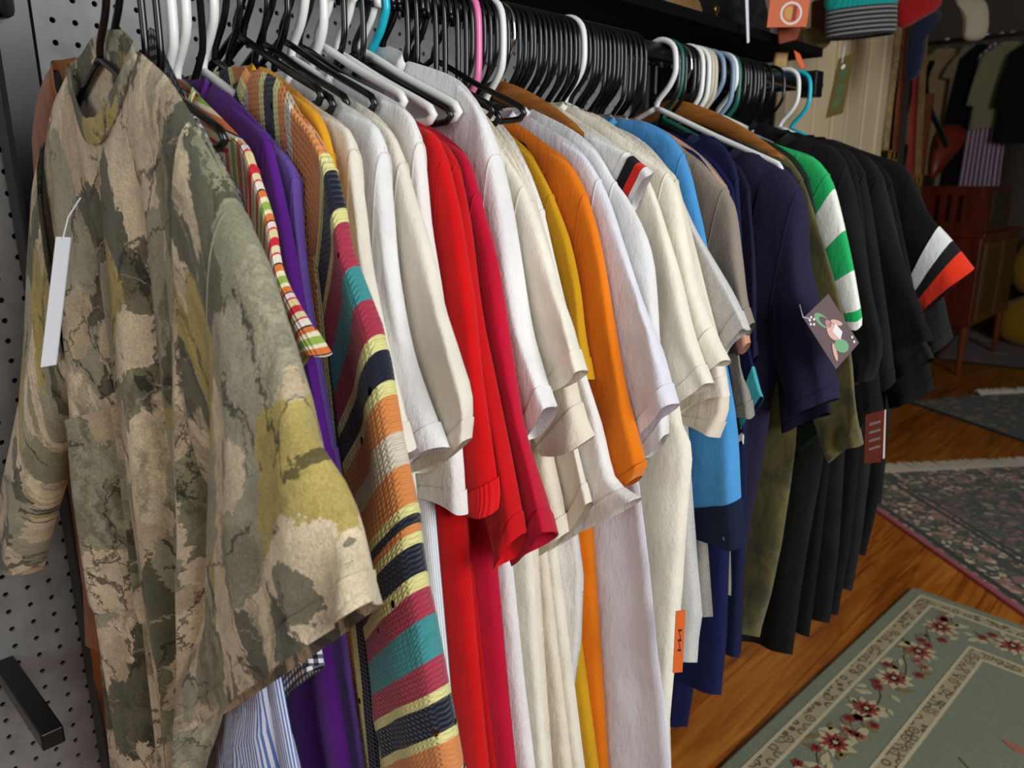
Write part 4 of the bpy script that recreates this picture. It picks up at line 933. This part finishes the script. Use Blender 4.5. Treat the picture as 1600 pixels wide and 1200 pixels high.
# orange card with round emblem
e, pt = quad_card('emblem_card', [(1205,-18), (1268,-16), (1260,42), (1198,43)], 1.56, plain('salmon_card', (206,112,76), .8, .15), 'salmon orange card with a round white ring emblem', 'card')
ringo = [(.56+.27*math.cos(t), .62+.30*math.sin(t)) for t in (2*PI*i/24 for i in range(24))]; ringi = [(.56+.22*math.cos(t), .62+.245*math.sin(t)) for t in (2*PI*i/24 for i in range(24))]
mesh('printed_ring', [pt(a, b) for a, b in ringo+ringi], [(i, (i+1) % 24, 24+(i+1) % 24, 24+i) for i in range(24)], pw_, e, False)
patch(e, pt, blob(.52, .62, .13, .17), plain('print_gold', (200,150,70), .5), 'printed_emblem'); patch(e, pt, [(.60, .42), (.70, .44), (.68, .80), (.58, .82)], plain('print_maroon', (140,40,36), .5), 'printed_emblem', .0006)
# leather offcuts hanging beneath the card
def hang_flat(name, px, depth, mat, label, cat, th=.012):
    P = [at_d(u, v, depth) for u, v in px]; c = sum(P, Vector())/len(P); nrm_ = (O0-c).normalized(); m_ = len(P)
    e = empty(name, c); tag(e, label, cat)
    V = [q-c+nrm_*th/2 for q in P]+[q-c-nrm_*th/2 for q in P]
    o = mesh('leather' if 'leather' in label else 'cloth', V, [tuple(range(m_)), tuple(range(2*m_-1, m_-1, -1))] + [(i, i+m_, (i+1) % m_+m_, (i+1) % m_) for i in range(m_)], mat, e, False)
    b = o.modifiers.new('bevel', 'BEVEL'); b.width = th*.4; b.segments = 3; b.limit_method = 'ANGLE'
    return e
hang_flat('leather_tag', [(1214,40), (1252,42), (1246,62), (1216,70)], 1.60, plain('rust_leather', (120,52,24), .6, .3, var=.2), 'rust brown leather flap under the salmon card', 'leather')
hang_flat('leather_pouch', [(1268,0), (1300,-4), (1298,40), (1290,58), (1266,48)], 2.25, plain('dark_rust_leather', (84,36,20), .6, .3, var=.2), 'dark rust leather pouch left of the teal beanie', 'pouch', .03)
hang_flat('cloth_hat', [(1250,50), (1272,40), (1302,62), (1290,76), (1268,83), (1252,70)], 2.2, plain('olive_cloth', (92,78,48), .8, .2, var=.2), 'olive cloth cap hanging below the leather pouch', 'cap', .05)
hang_flat('orange_ribbon', [(1240,78), (1250,84), (1258,104), (1252,108), (1244,94)], 1.62, plain('orange_ribbon', (226,92,34), .6), 'short bright orange ribbon beside the rack end', 'ribbon', .004)
hang_flat('cream_cloth', [(1212,72), (1234,66), (1228,110), (1206,112)], 1.75, plain('buff_cloth', (176,142,96), .8, .2, var=.2), 'buff cream cloth hanging behind the last hangers', 'cloth', .02)
hang_flat('paper_strip', [(1164,-10), (1169,-10), (1171,66), (1167,68)], 1.5, M_paper, 'thin white paper strip hanging before the black shelf', 'paper strip', .002)
# red knit, navy mitten, grey ribbed cuff
def soft(name, px, depth, mat, label, cat, th, lvl=2):
    e = hang_flat(name, px, depth, mat, label, cat, th); o = e.children[0]; o.modifiers.clear()
    P = [v.co.copy() for v in o.data.vertices]; m_ = len(P)//2; f = P[:m_]; b = P[m_:]; cf = sum(f, Vector())/m_; cb = sum(b, Vector())/m_
    nv = (cf-cb).normalized()*th*.35
    mid = [(p+q)/2*1.0 for p, q in zip(f, b)]; f2 = [p.lerp(cf, .22)+nv*.3 for p in f]; b2 = [p.lerp(cb, .22)-nv*.3 for p in b]
    V = mid+f2+b2+[cf+nv, cb-nv]; F = []
    for i in range(m_):
        j = (i+1) % m_; F += [(i, j, m_+j, m_+i), (j, i, 2*m_+i, 2*m_+j), (m_+i, m_+j, 3*m_), (2*m_+j, 2*m_+i, 3*m_+1)]
    me = bpy.data.meshes.new(o.name); me.from_pydata([tuple(v) for v in V], [], F); me.materials.append(mat); o.data = me
    me.polygons.foreach_set('use_smooth', [True]*len(me.polygons))
    s = o.modifiers.new('sub', 'SUBSURF'); s.levels = lvl; s.render_levels = lvl
    return e
soft('knit_scarf', [(1385,-12), (1480,-14), (1476,12), (1440,30), (1410,50), (1396,42), (1400,15)], 2.35, knitmat('red_knit', (150,20,22)), 'dark red knitted scarf draped beside the teal beanie', 'scarf', .05)
soft('mitten', [(1420,18), (1475,8), (1478,24), (1452,34), (1448,70), (1440,120), (1424,134), (1410,124), (1414,80)], 2.4, knitmat('navy_knit', (20,26,48)), 'dark navy knitted mitten hanging below the red scarf', 'mitten', .06)
soft('knit_sleeve', [(1478,-10), (1546,-14), (1548,30), (1546,62), (1520,68), (1500,66), (1506,40), (1500,10)], 2.45, knitmat('grey_ribbed_knit', (150,140,120), .006), 'oatmeal grey ribbed knit hanging beside the navy mitten', 'knitwear', .06)

# ================================================================== BELTS BY THE DOOR CORNER
bz = atY(1384, 60, 3.262).z + .14; bx0, bx1 = atY(1384, 60, 3.262).x, atY(1438, 60, 3.262).x
br = empty('belt_rack', (bx0, 3.262, bz)); tag(br, 'wooden peg bar holding the row of belts', 'belt rack')
MB().box(-.05, bx1-bx0+.05, -.042, -.004, -.022, .022).build('bar', plain('peg_wood', (90,56,30), .5), br, bevel=.003)
for i in range(7): MB().tube([((bx1-bx0)*i/6, -.01, -.006), ((bx1-bx0)*i/6, .028, .006)], .0035, 6).build('peg', MC['peg_wood'], br, True)
bc = [((96,52,26), 'plain brown leather belt'), ((44,34,28), 'dark braided leather belt'), ((168,140,96), 'pale studded belt'), ((120,62,30), 'tan leather belt with brass buckle'), ((30,26,26), 'black leather belt'), ((130,26,22), 'red leather belt'), ((104,78,46), 'woven straw coloured belt')]
rb = random.Random(2)
for i, (c, l) in enumerate(bc):
    p = Vector((bx0+(bx1-bx0)*i/6, 3.266+.013*(i % 2), bz-.14)); Lb = rb.uniform(.40, .56)
    e = empty('belt', p, 0); tag(e, l + ' hanging by the corner of the cream door', 'belt', 'belts by the door')
    mt = plain('belt_leather_%d' % i, c, .5, .4, var=.35, sc_=70)
    lean = -.02+.012*i
    S, _ = spline([(0, 0, .14), (lean*.3, .004, -.05), (lean*.7, -.004, -Lb*.6), (lean, 0, -Lb)], 14)
    V = [q + Vector((sx, sy, 0)) for q in S for sx, sy in ((-.011, -.002), (.011, -.002), (.011, .002), (-.011, .002))]
    mesh('strap', V, [(k_*4+j, k_*4+(j+1) % 4, k_*4+4+(j+1) % 4, k_*4+4+j) for k_ in range(13) for j in range(4)] + [(3,2,1,0), (52,53,54,55)], mt, e, False)
    m = MB(); z0 = -Lb
    m.box(lean-.016, lean-.012, -.004, .004, z0-.03, z0+.006).box(lean+.012, lean+.016, -.004, .004, z0-.03, z0+.006).box(lean-.016, lean+.016, -.004, .004, z0-.034, z0-.03).box(lean-.002, lean+.002, -.005, .003, z0-.03, z0+.004)
    m.build('buckle', MC['brass'], e)

# ================================================================== CABINET, BAG AND CLOTHES IN THE ALCOVE
k = NT('mahogany'); n_ = k.noise(k.mapping(k.obj(), (18, 18, 3)), 1.0, 4, .6, 1.2).outputs[0]
k.col(k.ramp(n_, [(.3, lin((74,22,12))), (.7, lin((118,42,22)))], 'LINEAR')); k.set(.32, .5); M_mah = k.m
M_dark = plain('dark_slot', (18,9,6), .7); M_olv = plain('faded_brown_veneer', (104,76,40), .5, .4, var=.15, sc_=14)
cab = empty('phonograph_cabinet', (-.62, 5.42, 0)); tag(cab, 'mahogany record cabinet on tapered legs with slotted upper speaker box', 'cabinet')
MB().box(-.2, .2, -.46, .46, .29, .80).build('body', M_mah, cab, bevel=.006)
MB().box(-.215, .215, -.475, .475, .80, .825).build('top', M_mah, cab, bevel=.005)
up = MB().box(-.2, .2, -.385, .10, .825, 1.08).build('speaker_box', M_mah, cab, bevel=.006)
fp = MB().box(-.2, .2, -.44, -.425, .825, .88).box(-.2, .2, -.44, -.425, 1.03, 1.08).box(-.2, .2, -.425, -.385, .825, .84).box(-.2, .2, -.425, -.385, 1.065, 1.08).box(-.2, -.185, -.425, -.385, .84, 1.065).box(.185, .2, -.425, -.385, .84, 1.065)
for x0, x1 in ((-.2, -.074), (-.046, -.014), (.014, .046), (.074, .2)): fp.box(x0, x1, -.44, -.425, .88, 1.03)
fp.build('slotted_panel', M_mah, up)
MB().box(.198, .206, -.36, .02, .86, 1.05).build('speaker_grille', plain('grille_cloth', (78,70,46), .9, .1, var=.3, sc_=40), up)
for y in (-.2, .2):
    dr = MB().box(.198, .214, y-.185, y+.185, .32, .77).build('door', M_olv, cab, bevel=.004)
    MB().box(.214, .218, y-.15, y+.15, .36, .73).build('door_panel', plain('door_panel_veneer', (90,64,34), .5, .4, var=.2, sc_=14), dr, bevel=.002)
    MB().lathe([(0, .02), (.010, .016), (.011, .008), (.004, 0)], 10, (0, 0, 0)).build('knob', MC['brass'], dr).location = (.23, y-.15*(1 if y > 0 else -1), .55)
for x in (-.16, .17):
    for y in (-.42, .42): MB().lathe([(.026, .295), (.022, .2), (.014, .01), (.012, 0)], 12, (x, y, 0)).build('leg', plain('leg_wood', (128,62,26), .35), cab, True)
wp = MB().box(-.03, .03, -.02, .02, 0, 1.55).build('wooden_post', plain('warm_wood', (120,66,30), .5, .4, var=.2, sc_=12)); wp.location = (-.70, 4.62, 0); tag(wp, 'warm brown wooden post standing beside the cabinet', 'post')
# leather shoulder bag hung tilted on the post
sbag = soft('shoulder_bag', [(1462,182), (1520,196), (1512,222), (1486,250), (1462,282), (1445,290), (1448,240)], 4.2, plain('oxblood_leather', (110,38,20), .4, .4, var=.2), 'oxblood brown leather shoulder bag with black strap above the cabinet', 'bag', .10)
c = sbag.location
S, _ = spline([at_d(u, v, 4.05)-c for u, v in ((1456,98), (1446,130), (1452,170), (1466,200), (1478,230))], 24)
V = [q + Vector((sx, 0, sz)) for q in S for sx, sz in ((-.014, 0), (.014, 0), (.014, .012), (-.014, .012))]
mesh('strap', V, [(k_*4+j, k_*4+(j+1) % 4, k_*4+4+(j+1) % 4, k_*4+4+j) for k_ in range(23) for j in range(4)], M_leath, sbag, False)
rail2 = empty('alcove_rail', (-.65, 5.75, 1.97)); tag(rail2, 'dark wooden rail holding coats and blouses above the cabinet', 'rail')
MB().tube([(-1.0, 0, 0), (1.1, 0, 0)], .014, 10).build('bar', plain('dark_wood', (50,30,18), .5), rail2, True)
for x in (-.95, 1.05): MB().tube([(x, 0, 0), (x, 0, ZC-1.97)], .010, 8).build('support', MC['dark_wood'], rail2, True)
def back_garment(u, Y, hw, L, mat, label, cat, name, sleeve=.3, seed=1, psi=.5):
    x = atY(u, 150, Y).x; hem = 1.94-L
    e = empty(name, (x, Y, hem), psi); tag(e, label, cat, 'clothes hung in the alcove')
    build_garment(e, hem, [(.05, 1.93), (hw*.6, 1.90), (hw, 1.85), (hw+.03, 1.85-sleeve*.5), (hw+.05, 1.85-sleeve)], 2, (hw-.03, 1.85-sleeve-.02), mat, T=.011, st=.013, seed=seed, lowres=True, fold=.005, hx=hw*1.15, sides=(1, -1) if sleeve > .05 else (), mirror=1)
    S, _ = spline([(0, 0, 1.93-hem), (.02, 0, 1.95-hem), (.018, 0, 1.98-hem), (0, 0, 1.988-hem), (-.014, 0, 1.98-hem)], 14); MB().tube(S, .003, 6).build('hook', M_chrome, e, True)
back_garment(1468, 5.75, .14, .80, fabric('oat_wool', (150,128,90)), 'oat coloured long coat hanging in the alcove', 'coat', 'long_coat', .5, 41, .5)
back_garment(1507, 5.75, .10, .95, fabric('lace_cream', (150,138,104), heather=.4), 'cream lace dress hanging between the coats', 'dress', 'lace_dress', .1, 42, .5)
back_garment(1528, 5.75, .13, 1.0, SM['blk'], 'black long coat hanging in the alcove', 'coat', 'black_coat', .55, 43, .5)
back_garment(1567, 5.75, .15, .52, fabric('sage_cream', (138,130,100)), 'faded cream blouse with wide sleeves in the alcove', 'blouse', 'blouse', .28, 44, .5)
back_garment(1549, 5.75, .11, .98, striped('purple_white_stripes', [(.02, (196,190,184)), (.025, (120,44,120)), (.015, (90,88,92))], axis=0), 'purple and white striped skirt under the blouse', 'skirt', 'striped_skirt', .02, 45, .5)
back_garment(1614, 5.75, .16, .6, SM['blk2'], 'black blouse at the end of the alcove rail', 'blouse', 'black_blouse', .3, 46, .5)
back_garment(1672, 5.75, .14, .82, fabric('denim_blue', (72,92,122)), 'denim blue dress at the end of the alcove rail', 'dress', 'denim_dress', .3, 47, .5)
# yellow floor cushion
def cushion(name, loc, R, H, mat, label):
    e = empty(name, loc); tag(e, label, 'cushion', 'yellow floor cushions'); n = 28
    prof = [(.02, H), (R*.4, H*.97), (R*.8, H*.78), (R, H*.45), (R*.96, H*.15), (R*.8, 0), (.02, 0)]
    V = [(r*(1+.05*math.sin(5*t+z*9))*math.cos(t), r*(1+.05*math.sin(4*t+1))*math.sin(t), z) for r, z in prof for t in (2*PI*i/n for i in range(n))]
    mesh('cover', V, [(k_*n+i, k_*n+(i+1) % n, (k_+1)*n+(i+1) % n, (k_+1)*n+i) for k_ in range(len(prof)-1) for i in range(n)], mat, e, True)
    MB().lathe([(.0, .012), (.02, .01), (.024, 0)], 12, (0, 0, H-.004)).build('button', mat, e, True)
M_yel = fabric('yellow_velour', (206,150,16))
cushion('floor_cushion', (-.22, 6.40, .010), .36, .36, M_yel, 'large round yellow floor cushion beside the cabinet')
cushion('floor_cushion', (-.24, 6.42, .365), .30, .42, M_yel, 'smaller yellow cushion stacked on the large round one')
